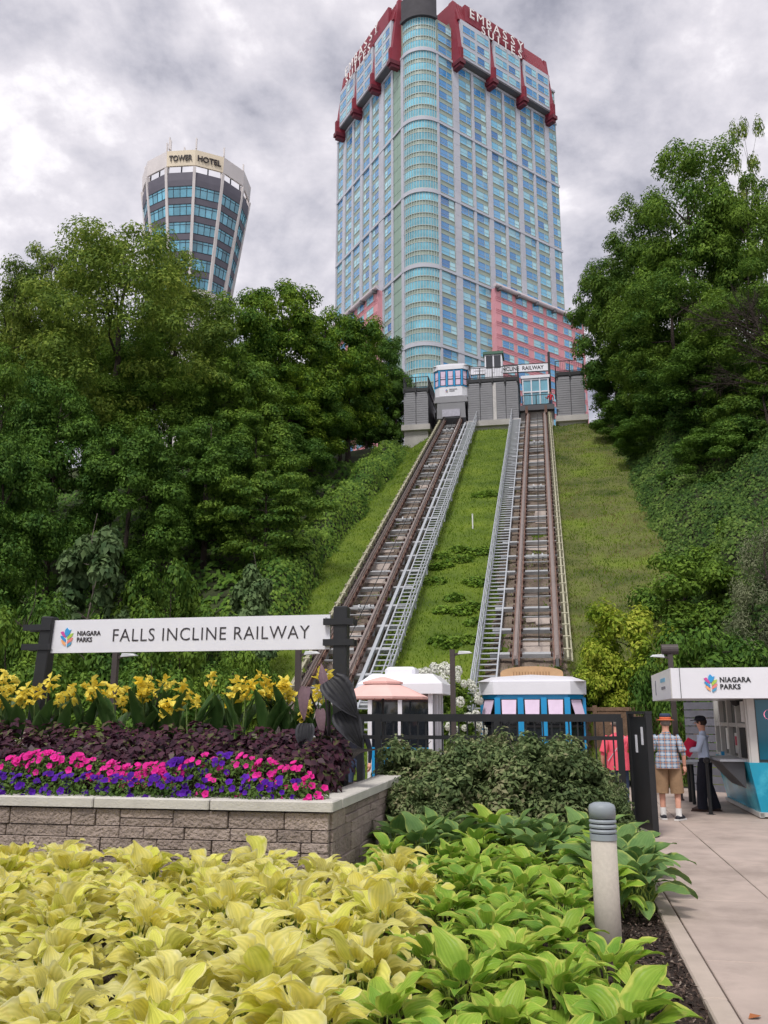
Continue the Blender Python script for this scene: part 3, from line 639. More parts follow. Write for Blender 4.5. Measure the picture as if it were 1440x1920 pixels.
def car(x, y, z, label, under):
    t = thing('incline_car', label, 'railway car', x, y, z, 0)
    W, D, c = 1.34, 4.6, .42
    plan = [(-W + c, 0), (W - c, 0), (W, c), (W, D), (-W, D), (-W, c)]
    def ring(b, off, z0, z1, mi=0):
        pl = [(px_ + off * (1 if px_ > 0 else -1), py_ + (off if py_ > 2 else -off)) for px_, py_ in plan]; n = 6
        b.add([(q[0], q[1], z0) for q in pl] + [(q[0], q[1], z1) for q in pl], [tuple(range(n - 1, -1, -1)), tuple(range(n, 2 * n))] + [(i, (i + 1) % n, (i + 1) % n + n, i + n) for i in range(n)], mi)
    b = MB(); ring(b, 0, 0, .82); b.build('skirt', M_white if under else M_blue, t)
    b = MB(); ring(b, .02, .82, .90); ring(b, .02, 2.16, 2.28); b.build('window_rail', M_blue, t)
    b = MB(); ring(b, -.06, .9, 2.16); b.build('cabin', M_dkgl, t)
    b = MB(); ring(b, .10, 2.28, 2.62); b.build('roof_band', M_white, t)
    b = MB(); pl = [(-W - .1, 2.62), (W + .1, 2.62), (W * .8, 2.74), (0, 2.80), (-W * .8, 2.74)]; b.prism([(a, q) for a, q in pl][::1], .0, D); b.build('roof', M_white, t)
    faces = [((-W, c), (-W + c, 0)), ((-W + c, 0), (W - c, 0)), ((W - c, 0), (W, c))]
    panes = []
    for fi, (a, q) in enumerate(faces):
        a = Vector((*a, 0)); q = Vector((*q, 0)); n = 3 if fi == 1 else 1
        for i in range(n):
            panes.append((a.lerp(q, i / n), a.lerp(q, (i + 1) / n)))
    posts = [panes[0][0]] + [p_[1] for p_ in panes]
    for p_ in posts: MB().box(-.075, .075, -.06, .06, .86, 2.2).build('post', M_blue, t, at=p_)
    for a, q in panes:
        d = (q - a); ln = d.length; ang = math.atan2(d.y, d.x)
        b = MB(); b.box(.08, ln - .08, -.025, .01, .9, 1.42); b.build('lower_pane', M_dkgl, t, at=a, rot=(0, 0, ang))
        b = MB(); b.box(.07, ln - .07, -.05, -.0, 1.42, 1.48); b.box(.07, .1, -.05, 0, .9, 2.16); b.box(ln - .1, ln - .07, -.05, 0, .9, 2.16); b.build('window_frame', M_black, t, at=a, rot=(0, 0, ang))
        b = MB(); b.add([(.11, -.03, 2.14), (ln - .11, -.03, 2.14), (ln - .13, -.20 if not under else -.04, 1.66), (.13, -.20 if not under else -.04, 1.66), (.11, -.015, 2.14), (ln - .11, -.015, 2.14), (ln - .13, -.185 if not under else -.02, 1.66), (.13, -.185 if not under else -.02, 1.66)], [(0, 3, 2, 1), (4, 5, 6, 7), (0, 1, 5, 4), (2, 3, 7, 6), (1, 2, 6, 5), (0, 4, 7, 3)])
        b.build('hopper_pane', M_skyrefl, t, at=a, rot=(0, 0, ang))
        if under: MB().box(.12, ln - .12, -.03, .005, .95, 1.64).build('upper_pane', M_skyrefl, t, at=a, rot=(0, 0, ang))
    for i in range(5): MB().box(-.02, .02, .7 + i * .8, 1.35 + i * .8, .95, 2.1).build('side_pane', M_dkgl, t, at=(W + .005, 0, 0))
    if under:
        leaf_logo(t, -.33, .46, .26, -.03); lettering(t, 'NIAGARA\nPARKS', .15, -.12, -.02, .50, M_ltext, 'LEFT', .004)
        b = MB(); b.add([(-1.30, -.05, -.05), (1.30, -.05, -.05), (1.36, -.05, -.55), (-1.36, -.05, -.55), (-1.30, D, -.05), (1.30, D, -.05), (1.36, D, -.55), (-1.36, D, -.55)], [(0, 3, 2, 1), (4, 5, 6, 7), (0, 1, 5, 4), (3, 7, 6, 2), (1, 2, 6, 5), (0, 4, 7, 3)]); b.build('buffer_skirt', M_grey, t)
        b = MB(); b.add([(-1.12, -.02, -.55), (1.12, -.02, -.55), (1.18, .1, -2.3), (-1.18, .1, -2.3), (-1.12, 3, -.55), (1.12, 3, -.55), (1.18, 1.6, -2.3), (-1.18, 1.6, -2.3)], [(0, 3, 2, 1), (4, 5, 6, 7), (0, 1, 5, 4), (3, 7, 6, 2), (1, 2, 6, 5), (0, 4, 7, 3)]); b.build('chassis_panel', M_grey, t)
        b = MB(); b.box(-.72, .72, -.06, .02, -1.75, -1.15); b.build('chassis_plate', mat('pale_plate', lin(176, 174, 186), .5), t)
        b = MB(); b.add([(-1.2, -.35, -2.0), (1.2, -.35, -2.0), (1.02, .2, -2.75), (-1.02, .2, -2.75), (-1.2, .8, -2.0), (1.2, .8, -2.0), (1.02, .8, -2.75), (-1.02, .8, -2.75)], [(0, 3, 2, 1), (4, 5, 6, 7), (0, 1, 5, 4), (3, 7, 6, 2), (1, 2, 6, 5), (0, 4, 7, 3)]); b.build('front_apron', M_dkgrey, t)
        for sx in (-.66, .66):
            for yy in (.4, 1.5):
                b = MB(); b.tube([(sx - .06, yy, -2.75 + .56 * yy), (sx + .06, yy, -2.75 + .56 * yy)], .2, 14); b.build('wheel', M_black, t)
    else:
        pts = [(-.85, 0), (.85, 0), (.85, .16)] + [(.85 * math.cos(a), .16 + .17 * math.sin(a)) for a in [math.pi * k / 10 for k in range(1, 10)]] + [(-.85, .16)]
        b = MB(); b.prism(pts, .28, .36); sgn = b.build('arched_board', M_tan, t, at=(0, .2, 2.72))
        for k in range(13): MB().box(-.5 + k * .08, -.475 + k * .08, .265, .281, .05, .18).build('board_slat', mat('board_slat', lin(150, 116, 84), .7), sgn)
    return t
car(-.62, 24.4, .0, 'blue and white incline car at the lower station under a tan arched board', False)
car(XL - .12, 67.3, 26.95, 'white and blue incline car on its grey undercarriage at the upper station', True)
# ================================================================ UPPER STATION
ZU = 24.6
def ribbed(t, x0, x1, y, z0, z1, n=2):
    for k in range(n):
        a = x0 + (x1 - x0) * k / n + .03; c = x0 + (x1 - x0) * (k + 1) / n - .03; b = MB(); b.box(a, c, y, y + .04, z0, z1); z = z0 + .05
        while z < z1 - .12: b.box(a + .002, c - .002, y - .025, y + .01, z, z + .13); z += .19
        b.build('cladding_panel', M_grey, t)
def guard(t, x0, x1, y0, y1, z, h=.95, sides='FLR'):
    b = MB(); pts = []
    if 'L' in sides: pts.append(((x0, y1), (x0, y0)))
    if 'F' in sides: pts.append(((x0, y0), (x1, y0)))
    if 'R' in sides: pts.append(((x1, y0), (x1, y1)))
    for a, c in pts:
        a = Vector((*a, z)); c = Vector((*c, z)); ln = (c - a).length; n = max(1, int(round(ln / 1.1)))
        for hh in (h, .1): MB().bar(a + Vector((0, 0, hh)), c + Vector((0, 0, hh)), .05, .05).build('railing_bar', M_blkmet, t)
        for i in range(n + 1): MB().box(-.03, .03, -.03, .03, 0, h).build('railing_post', M_blkmet, t, at=a.lerp(c, i / n))
        b = MB(); k = 0
        while k < ln: q = a.lerp(c, k / ln); b.box(q.x - .008, q.x + .008, q.y - .008, q.y + .008, z + .1, z + h); k += .14
        b.build('balusters', M_blkmet, t)['kind'] = 'stuff'
def block(x0, x1, label, ztop, n, base=True):
    y0, y1 = 67.6, 73; t = thing('station_block', label, 'building', 0, 0, 0); zb = ZU + .1
    b = MB(); b.box(x0 + .06, x1 - .06, y0 + .05, y1, zb, ztop - .02); b.build('core', M_dkgrey, t)
    ribbed(t, x0 + .05, x1 - .05, y0, zb + .05, ztop - .35, n)
    b = MB(); b.box(x0, x1, y0 - .08, y1, ztop - .3, ztop); b.build('deck_edge', M_blkmet, t)
    for k in range(int((x1 - x0) / 1.0) + 1): MB().box(-.07, .07, -.12, 0, -.42, 0).build('edge_bracket', M_blkmet, t, at=(x0 + .1 + k * (x1 - x0 - .2) / max(1, int((x1 - x0) / 1.0)), y0 - .08, ztop - .05))
    b = MB(); b.box(x0 - .1, x1 + .1, y0 - .35, y1, zb - .45, zb); b.build('ledge', M_concw, t)
    b = MB(); b.box(x0 + .1, x1 - .1, y0 - .05, y1, zb - (5.0 if base else 2.4), zb - .45); b.build('abutment', M_concw, t)
    guard(t, x0 + .05, x1 - .05, y0, y1 - 1, ztop, .95)
    return t
block(-11.3, -9.15, 'narrow grey clad platform block between the trees and the upper car', 27.95, 2)
cb = block(-6.05, -1.85, 'wide grey clad platform block between the two upper berths', 28.35, 4)
MB().box(-3.95, -3.68, 67.53, 67.6, ZU + .15, 27.9).build('light_strip', mat('pale_strip', lin(196, 192, 190), .7), cb)
block(1.05, 3.35, 'narrow grey clad platform block beside the ivy bank', 28.45, 2)
t = thing('operator_cabin', 'small white cabin with green roof on the wide platform block', 'cabin', -3.9, 69.6, 28.35)
b = MB(); b.box(-.72, .72, -.7, .7, 0, 2.6); b.build('wall', M_white, t)
for k in (-1, 0, 1): MB().box(-.05, .05, -.74, -.66, 1.0, 2.58).build('window_post', M_white, t, at=(k * .66, 0, 0))
for k in (-1, 1): MB().box(-.27, .27, -.73, -.7, 1.4, 2.5).build('pane', M_dkgl, t, at=(k * .33, 0, 0))
MB().box(-.85, .85, -.85, .85, 2.6, 2.84).build('roof', mat('green_roof', lin(74, 108, 92), .6), t)
t = thing('entrance_kiosk', 'white framed glass entrance booth behind the empty upper berth', 'booth', -.55, 71.5, ZU + 1.4)
b = MB(); b.box(-1.05, 1.05, -.5, .9, 0, 3.4); b.build('wall', glassmat('kiosk_glass', lin(120, 180, 200), .08, .1, .8), t)
for x in (-1.05, -.35, .35, 1.05): MB().box(-.05, .05, -.58, -.48, 0, 3.4).build('frame_post', M_white, t, at=(x, 0, 0))
for z in (1.0, 2.2, 3.3): MB().box(-1.12, 1.12, -.57, -.47, -.05, .06).build('frame_rail', M_white, t, at=(0, 0, z))
MB().box(-1.2, 1.2, -.65, 1, 3.4, 3.65).build('roof', M_white, t)
t = thing('berth_landing', 'dark steel landing with railing across the empty upper berth', 'platform', XR, 68.0, ZU + .9)
MB().box(-1.3, 1.45, -.2, 2.6, 0, .42).build('deck', M_dkgrey, t); MB().box(-1.25, 1.35, .3, 2.6, -3.2, 0).build('pier', M_concw, t)
guard(t, -1.05, 1.1, .0, 1, .42, .9, 'F')
for sx in (-.75, .75): MB().box(-.1, .1, -.9, .1, -.5, .1).build('buffer_beam', M_rust, t, at=(sx, 0, 0))
MB().bar((1.2, .2, .5), (1.75, -.6, -.2), .06, .06).build('brace', M_galv, t)
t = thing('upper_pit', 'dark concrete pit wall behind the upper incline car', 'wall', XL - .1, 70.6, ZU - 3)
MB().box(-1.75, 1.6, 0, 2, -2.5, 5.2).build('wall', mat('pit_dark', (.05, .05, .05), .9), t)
t = thing('station_sign', 'long white upper station sign on black posts, half hidden by the cabin', 'sign', -6.2, 71.2, 29.15, R(2))
b = MB(); b.box(.2, 6.75, -.04, .04, 1.05, 1.72); b.build('board', M_white, t); b = MB()
b.box(.15, 6.8, -.055, .05, 1.0, 1.06); b.box(.15, 6.8, -.055, .05, 1.71, 1.77); b.build('board_edge', M_blkmet, t)
for x in (.1, 6.85): MB().box(-.1, .1, -.1, .1, -4, 2.7 if x > 1 else 1.9).build('post', M_blkmet, t, at=(x, 0, 0))
lettering(t, 'FALLS  INCLINE  RAILWAY', .58, 3.95, -.05, 1.38, mat('black_print', (.03, .03, .035), .5), 'CENTER', .012, 1.0, fit=(4.9, .36))
lettering(t, 'NIAGARA PARKS', .2, .45, -.05, 1.36, mat('logo_grey', lin(150, 150, 155), .5), 'LEFT', 0, .9)
# ================================================================ VEGETATION
M_bark = mat('bark', (.055, .042, .034), .95, .35, 6, .8, 14)
M_barkl = mat('bark_pale', (.16, .135, .115), .95, .3, 6, .6, 14)
F_locust = leafmat('leaf_locust', (0.077, 0.139, 0.025), (0.223, 0.310, 0.049), .30, 1.5, .32, c3=(0.324, 0.391, 0.070))
F_dark = leafmat('leaf_dark', (0.045, 0.112, 0.021), (0.138, 0.251, 0.037), .35, 1.6, .25)
F_mid = leafmat('leaf_mid', (0.058, 0.131, 0.022), (0.180, 0.286, 0.039), .35, 1.6, .28)
F_maple = leafmat('leaf_maple', (0.054, 0.131, 0.020), (0.190, 0.309, 0.033), .30, 1.3, .3, c3=(0.268, 0.383, 0.043))
F_blue = leafmat('leaf_bluegreen', (0.062, 0.116, 0.045), (0.163, 0.240, 0.095), .5, 2.0, .28)
F_yell = leafmat('leaf_yellowgreen', (0.098, 0.178, 0.017), (0.326, 0.419, 0.042), .6, 2.2, .35, c3=(0.456, 0.496, 0.070))
F_ivy = leafmat('leaf_ivy', (.07, .165, .03), (.27, .41, .065), .55, 2.5, .3)
F_ivyd = leafmat('leaf_ivy_dark', (.026, .068, .015), (.095, .17, .032), .35, 1.8, .25, c3=(.15, .23, .05))
F_grey = leafmat('leaf_grey', (0.098, 0.124, 0.063), (0.228, 0.248, 0.140), .6, 3, .2)
def make_tree(seed, H, Rc, leafm, K=70, per=260, ls=.26, z0=.22, flat=.55, trunk_r=.28, barkm=None, asp=.55, lean=.0, spread=1.0, shape='round', csize=.2):
    rng = np.random.default_rng(seed); rr = random.Random(seed)
    zc = H * (z0 + 1) / 2; hz = H * (1 - z0) / 2
    C = []
    while len(C) < K:
        v = rng.normal(0, 1, 3); v /= np.linalg.norm(v); r = rng.uniform(.42, 1.0) ** .6
        k = .80 + .30 * mnoise.noise(Vector((v[0] * 1.7 + seed, v[1] * 1.7, v[2] * 1.7)))
        q = v * r * k
        if shape == 'cone': q[0:2] *= (1.0 - .55 * (q[2] * .5 + .5)) * 1.25
        if shape == 'vase': q[0:2] *= .6 + .5 * (q[2] * .5 + .5)
        C.append((q[0] * Rc + lean * (q[2] + 1) * H * .3, q[1] * Rc, zc + q[2] * hz))
    C = np.array(C)
    # leaves
    cs = Rc * csize * rng.uniform(.65, 1.25, K)
    cnt = np.maximum(40, (per * (cs / (Rc * csize)) ** 1.6)).astype(int)
    idx = np.repeat(np.arange(K), cnt); n = len(idx)
    d = rng.normal(0, 1, (n, 3)); d /= np.linalg.norm(d, axis=1, keepdims=True); rad = rng.random(n) ** .45
    off = d * rad[:, None] * cs[idx][:, None]; off[:, 2] *= flat
    off[:, 2] -= .22 * (off[:, 0] ** 2 + off[:, 1] ** 2) / cs[idx]          # clumps droop at their rim
    Pn = C[idx] + off
    nr = d * 1.1 + np.array([0, 0, .75])
    V = leaf_quads(Pn, nr, ls * rng.uniform(.6, 1.35, n), asp, .34, rng)
    crown = bigmesh('crown', V, 4, leafm)
    # wood
    b = MB(); tp = [Vector((lean * H * .3 * (i / 8) ** 1.5 * 2 * .5 + rr.uniform(-.12, .12) * i * .2, rr.uniform(-.12, .12) * i * .2, H * .86 * i / 8)) for i in range(9)]; tp[0] = Vector((0, 0, -.8))
    b.tube(tp, [trunk_r * (1.25 if i == 0 else 1 - .88 * i / 8) for i in range(9)], 8)
    order = sorted(range(K), key=lambda i: (C[i][0] ** 2 + C[i][1] ** 2) / Rc ** 2 + .2 * rr.random())
    nodes = [(p, trunk_r * (1 - .88 * i / 8)) for i, p in enumerate(tp) if i >= 2]
    for i in order:
        c = Vector(C[i]); best = min(nodes, key=lambda q: (q[0] - c).length + (2.0 if q[0].z > c.z - .1 * (q[0] - c).length else 0))
        p, r0 = best; m = p.lerp(c, .5) + Vector((rr.uniform(-.3, .3), rr.uniform(-.3, .3), rr.uniform(-.1, .25))) * (c - p).length * .35
        r1 = min(r0 * .62, .02 + .022 * (c - p).length); b.tube([p, m, c], [r1, r1 * .75, r1 * .35], 5, cap=False); nodes += [(m, r1 * .75), (c, r1 * .5)]
    return b.mesh('trunk', barkm or M_bark, True), crown
PROTO = {}
def proto(key, *a, **k): PROTO[key] = (make_tree(*a, **k), a[1], a[2])
proto('locust', 11, 18, 6.6, F_locust, 107, 429, 0.209, .26, .5, .34, None, .42, csize=.18)
proto('locust2', 12, 16, 5.6, F_locust, 92, 416, 0.209, .2, .5, .3, None, .42, csize=.19)
proto('maple', 13, 15, 5.2, F_maple, 105, 429, 0.236, .12, .6, .3, csize=.2)
proto('maple2', 14, 13, 4.6, F_maple, 92, 429, 0.228, .10, .6, .28, csize=.21)
proto('dark', 15, 16, 5.4, F_dark, 112, 429, 0.236, .08, .62, .3, csize=.2)
proto('dark2', 16, 12, 4.4, F_dark, 95, 416, 0.218, .06, .6, .26, csize=.21)
proto('mid', 17, 17, 5.6, F_mid, 115, 442, 0.218, .10, .58, .3, asp=.45, csize=.19)
proto('mid2', 18, 12, 4.6, F_mid, 97, 429, 0.209, .06, .55, .26, csize=.2)
proto('layer', 19, 8, 4.0, F_mid, 60, 280, .2, .1, .24, .14, csize=.24)
proto('sapling', 20, 7, 2.2, F_blue, 34, 170, .30, .15, .6, .07, M_barkl, .7, shape='cone', csize=.24)
proto('wisp', 21, 12, 2.6, F_locust, 24, 190, .22, .3, .7, .12, None, .42, csize=.24)
proto('shrub', 22, 3.0, 2.0, F_mid, 44, 300, .14, -.12, .6, .06, csize=.26)
proto('shrub_dark', 23, 3.2, 2.2, F_dark, 46, 300, .15, -.12, .6, .06, csize=.26)
proto('shrub_yellow', 24, 3.4, 1.9, F_yell, 60, 250, .14, -.08, .7, .06, csize=.24)
proto('shrub_grey', 25, 5.0, 1.8, F_grey, 60, 300, .10, -.05, .9, .08, None, .25, shape='cone', csize=.22)
def zt(x, y): return zg(x, y)
TREE = {}
def tree(key, px, ytop, Y, wpx, name, label, cat='tree', group=None, minz=None):
    (tm, cm), H0, R0 = PROTO[key]
    p = P(px, ytop, Y); x, y = loc(p.x, p.y); zb = zt(x, y) - .2; H = (p.z - zb); Wd = wpx * .5 * Y / FPX / .95
    if minz is not None: H = max(H, minz)
    o = thing(name, label, cat, x, y, zb, random.Random(px * 7 + ytop).uniform(0, 6.28), group)
    o.scale = (Wd / R0, Wd / R0, H / (H0 * .97))
    obj('trunk', tm, o); obj('crown' if cat == 'tree' else 'foliage', cm, o); return o
LG = 'trees on the wooded slope behind the long sign'; RG = 'trees on the slope above the ivy bank'
KN = {'locust': 'locust_tree', 'maple': 'maple_tree'}
LT = [('locust', 240, 392, 43, 470, 'big light green locust with forked trunk, its top overlapping the round tower'), ('locust2', 40, 468, 46, 270, 'feathery light green locust at the wood edge farthest from the tracks'), ('locust2', 105, 425, 49, 240, 'feathery locust behind the big forked locust, away from the round tower'), ('locust2', 340, 440, 49, 230, 'feathery locust standing directly before the round tower shaft'),
    ('maple', 440, 545, 52, 230, 'broad maple just beside the round tower shaft'), ('maple', 530, 512, 56, 250, 'highest broad maple between the round tower and the glass tower'), ('maple2', 612, 562, 60, 190, 'rounded maple reaching the glass tower edge'), ('maple2', 655, 570, 63, 190, 'rounded maple before the pink base of the glass tower'), ('dark', 712, 612, 73, 150, 'dark tree behind the narrow platform block at the upper station'), ('dark2', 688, 690, 72, 130, 'dark tree between the wood and the upper station platform block'), ('dark2', 742, 680, 71, 90, 'small dark tree touching the upper station platform block'), ('dark', 640, 650, 63, 150, 'dark tree above the top of the vine covered ridge'),
    ('mid', 300, 600, 45, 300, 'mid green tree under the big forked locust'), ('mid2', 450, 640, 47, 250, 'mid green tree below the broad maples'), ('maple', 545, 680, 54, 230, 'lower maple with layered boughs above the vine covered ridge'), ('dark', 585, 700, 57, 180, 'dark tree leaning over the upper vine covered ridge'), ('mid', 20, 620, 40, 260, 'mid green tree below the farthest feathery locust'), ('dark', 120, 690, 38, 250, 'dark tree before the trunk of the big forked locust'),
    ('dark2', 395, 760, 40, 230, 'dark tree behind the low tiered tree'), ('dark2', 535, 780, 49, 190, 'dark tree halfway down the vine covered ridge'), ('dark2', 20, 800, 33, 240, 'dark low tree at the foot of the wood, away from the tracks'), ('mid2', 480, 770, 43, 220, 'mid green tree above the low tiered tree'), ('dark2', 250, 780, 37, 240, 'dark tree above the pale large-leaved sapling'),
    ('dark', 60, 600, 78, 300, 'dark tree at the back of the wood behind the feathery locusts'), ('dark', 230, 590, 78, 260, 'dark tree at the back of the wood behind the big forked locust'), ('mid', 380, 610, 78, 240, 'tree at the back of the wood at the round tower foot'), ('dark', 500, 640, 80, 240, 'dark tree at the back of the wood behind the broad maples'), ('mid', 600, 650, 80, 190, 'tree at the back of the wood near the glass tower')]
for key, px, yt, Y, wp, lb in LT: tree(key, px, yt, Y, wp, KN.get(key.rstrip('2'), 'deciduous_tree'), lb, group=LG)
tree('layer', 505, 850, 38, 250, 'dogwood_tree', 'low tree with flat tiered branches before the dark wood')
tree('sapling', 185, 912, 29, 190, 'catalpa_sapling', 'pale large-leaved sapling before the dark wood')
tree('sapling', 480, 1000, 30, 120, 'leafy_sapling', 'slender large-leaved sapling beside the ivy mound', )
RT = [('mid', 1275, 232, 53, 330, 'tallest broad tree above the ivy bank'), ('mid', 1180, 340, 57, 230, 'tree whose crown leans towards the glass tower'), ('mid', 1390, 300, 50, 260, 'tall tree under the thin wispy tree top'), ('dark', 1140, 470, 60, 170, 'dark tree nearest the glass tower pink base'), ('mid', 1250, 470, 50, 300, 'tree in the middle of the mass over the ivy bank'), ('mid', 1400, 470, 45, 300, 'tree behind the bare dead branches'),
    ('dark', 1175, 620, 60, 200, 'dark tree beside the narrow platform block over the ivy bank'), ('dark', 1300, 640, 47, 260, 'dark tree low in the mass over the ivy bank'), ('dark2', 1190, 720, 57, 170, 'low dark tree at the head of the dry grass'), ('mid2', 1430, 690, 42, 250, 'low mid green tree under the bare dead branches'), ('dark2', 1340, 780, 42, 220, 'low dark tree rising from the middle of the ivy bank'), ('dark2', 1230, 760, 50, 170, 'low dark tree at the upper edge of the ivy bank')]
for key, px, yt, Y, wp, lb in RT: tree(key, px, yt, Y, wp, 'deciduous_tree', lb, group=RG)
tree('wisp', 1392, 192, 54, 95, 'locust_tree', 'thin wispy tree top standing above the trees over the ivy bank')
# shrubs
for key, px, yt, Y, wp, nm, lb in [('shrub_dark', 70, 1040, 26, 240, 'shrub', 'dark rounded shrub before the dark wood, far from the tracks'), ('shrub', 330, 1030, 29, 190, 'shrub', 'rounded vine covered shrub between the pale sapling and the ivy mound'),
    ('shrub', 30, 1120, 22, 260, 'shrub', 'leafy shrub beside the far post of the long sign'), ('shrub_dark', 190, 1130, 23, 280, 'shrub', 'dark shrub under the pale large-leaved sapling'), ('shrub', 340, 1170, 24, 230, 'shrub', 'green shrub behind the middle of the long sign'),
    ('shrub', 470, 1190, 25, 150, 'shrub', 'small green shrub behind the long sign at the lawn edge'), ('shrub_dark', 290, 1210, 19.5, 240, 'shrub', 'low dark shrub under the long sign'), ('shrub', 110, 1215, 18.5, 280, 'shrub', 'low green shrub under the long sign beside its far post'), ('shrub', 430, 1225, 19.5, 210, 'shrub', 'low green shrub under the long sign between two lamp posts'),
    ('shrub_yellow', 1180, 1110, 27, 220, 'yellow_green_shrub', 'tall yellow green shrub behind the wooden lattice fence'), ('shrub_yellow', 1130, 1190, 26.4, 130, 'yellow_green_shrub', 'smaller yellow green shrub at the foot of the dry grass'),
    ('shrub', 1270, 1020, 31, 240, 'shrub', 'green shrub at the foot of the ivy bank'), ('shrub_dark', 1330, 1130, 25, 260, 'shrub', 'dark shrub behind the ticket kiosk roof'), ('shrub', 1245, 1200, 23.5, 130, 'shrub', 'small shrub behind the lamp with the floodlight'),
    ('shrub', 1390, 960, 33, 220, 'shrub', 'leafy shrub on the ivy bank beside the grey conifer'), ('shrub_grey', 1425, 925, 27, 190, 'conifer_shrub', 'grey green feathery conifer above the ticket kiosk'), ('shrub_dark', 1420, 1160, 24, 200, 'shrub', 'dark shrub behind the kiosk sign')]:
    tree(key, px, yt, Y, wp, nm, lb, 'shrub')
# bare dead tree on the right bank
def dead(seed, px, py, Y, h):
    rr = random.Random(seed); p = P(px, py, Y); x, y = loc(p.x, p.y); t = thing('dead_tree', 'bare dead branches reaching out before the dark trees over the ivy bank', 'tree', x, y, p.z); b = MB()
    def grow(a, d, ln, r, lv):
        m = a + d * ln * .5 + Vector((rr.uniform(-.1, .1), rr.uniform(-.1, .1), rr.uniform(-.05, .05))) * ln; e = a + d * ln; b.tube([a, m, e], [r, r * .75, r * .45], 5, cap=False)
        if lv:
            for k in range(5): grow(a.lerp(e, rr.uniform(.3, 1)), (d + Vector((rr.uniform(-.8, .8), rr.uniform(-.5, .5), rr.uniform(-.5, .6)))).normalized(), ln * rr.uniform(.45, .7), r * .5, lv - 1)
    grow(Vector((0, 0, -3)), Vector((-.25, 0, 1)).normalized(), h, .12, 0)
    for k in range(5): grow(Vector((-.1 * k, 0, -2 + h * .16 * k)), Vector((-.8, rr.uniform(-.4, .2), rr.uniform(.05, .6))).normalized(), h * .5, .07, 3)
    b.build('trunk', M_bark, t); return t
dead(5, 1500, 680, 42, 6)
# ivy: leaf mass over bumpy mounds
def ivy(name, label, x0, x1, y0, y1, hf, n, ls, m, nx=26, ny=60):
    t = bpy.data.objects.new(name, None); COL.objects.link(t); t.rotation_euler = (0, 0, -TH); tag(t, label, 'ivy', kind='stuff')
    g = MB(); xs_ = fr(x0, x1, (x1 - x0) / nx); ys_ = fr(y0, y1, (y1 - y0) / ny); g.v = [(x, y, zg(x, y) + hf(x, y) - .12) for y in ys_ for x in xs_]; w_ = len(xs_)
    g.f = [(j * w_ + i, j * w_ + i + 1, (j + 1) * w_ + i + 1, (j + 1) * w_ + i) for j in range(len(ys_) - 1) for i in range(w_ - 1)]; g.m = [0] * len(g.f); g.build('mound', M_litter, t, True)
    xx = rg.uniform(x0, x1, n); yy = rg.uniform(y0, y1, n)
    zz = np.array([zg(a, c) + hf(a, c) for a, c in zip(xx, yy)]); e = .25
    gx = np.array([(hf(a + e, c) - hf(a - e, c)) / (2 * e) for a, c in zip(xx, yy)]); gy = np.array([(zg(a, c + e) + hf(a, c + e) - zg(a, c - e) - hf(a, c - e)) / (2 * e) for a, c in zip(xx, yy)])
    dens = rg.random(n) < (1 + np.abs(gx) + np.abs(gy) * .4) / 3.0; nn = np.stack([-gx, -gy - .5, np.ones(n)], 1)
    jit = rg.normal(0, .09, (n, 3)); C = np.stack([xx, yy, zz], 1) + jit + norm(nn) * rg.uniform(-.05, .14, (n, 1)); C = C[dens]; nn = nn[dens]
    obj('leaves', bigmesh('leaves', leaf_quads(C, nn, ls * rg.uniform(.6, 1.35, len(C)), .8, .42, rg, .8), 4, m), t)['kind'] = 'stuff'; return t
def h_left(x, y):
    wv = 1.15 + .4 * fbm(0, y, .22, 8); c = -11.2 + .5 * fbm(0, y, .15, 4); q = abs(x - c) / wv
    return max(0, 1 - q ** 2.2) * (1.9 + 1.0 * fbm(x, y, .45, 6)) * min(1, max(.25, (68 - y) / 9)) * min(1, max(.0, (y - 24) / 4)) + .12 * fbm(x, y, 1.7, 3) - .08
ivy('ivy', 'vine covered boundary ridge climbing beside the track to the upper car', -13.4, -9.6, 25, 66.4, h_left, 70000, .15, F_ivy)
def h_right(x, y):
    e = max(0, (x - 4.5 - .5 * fbm(0, y, .2, 2)) / 2.6); rise = min(1, e) ** .8
    return rise * (2.4 + .35 * max(0, x - 7) + 1.5 * fbm(x, y, .28, 11)) + .55 * fbm(x, y, .8, 7) * rise - .1 * (1 - rise)
ivy('ivy', 'ivy bank covering the slope beside the dry grass', 4.2, 18, 29, 67, h_right, 210000, .135, F_ivyd, 40, 70)
def h_mound(x, y): return max(0, 1 - ((x + 14.6) / 3.4) ** 2 - ((y - 29) / 4.4) ** 2) * 2.6 + .35 * fbm(x, y, .8, 6) - .1
ivy('ivy', 'vine mound at the lower end of the vine covered ridge', -18.2, -11, 24.4, 33.6, h_mound, 34000, .14, F_ivy, 26, 30)
def h_floor(x, y): return .5 + .5 * fbm(x, y, .4, 13)
ivy('ivy', 'dark ground cover under the wooded slope', -34, -13, 25, 62, h_floor, 42000, .28, F_dark, 30, 40)
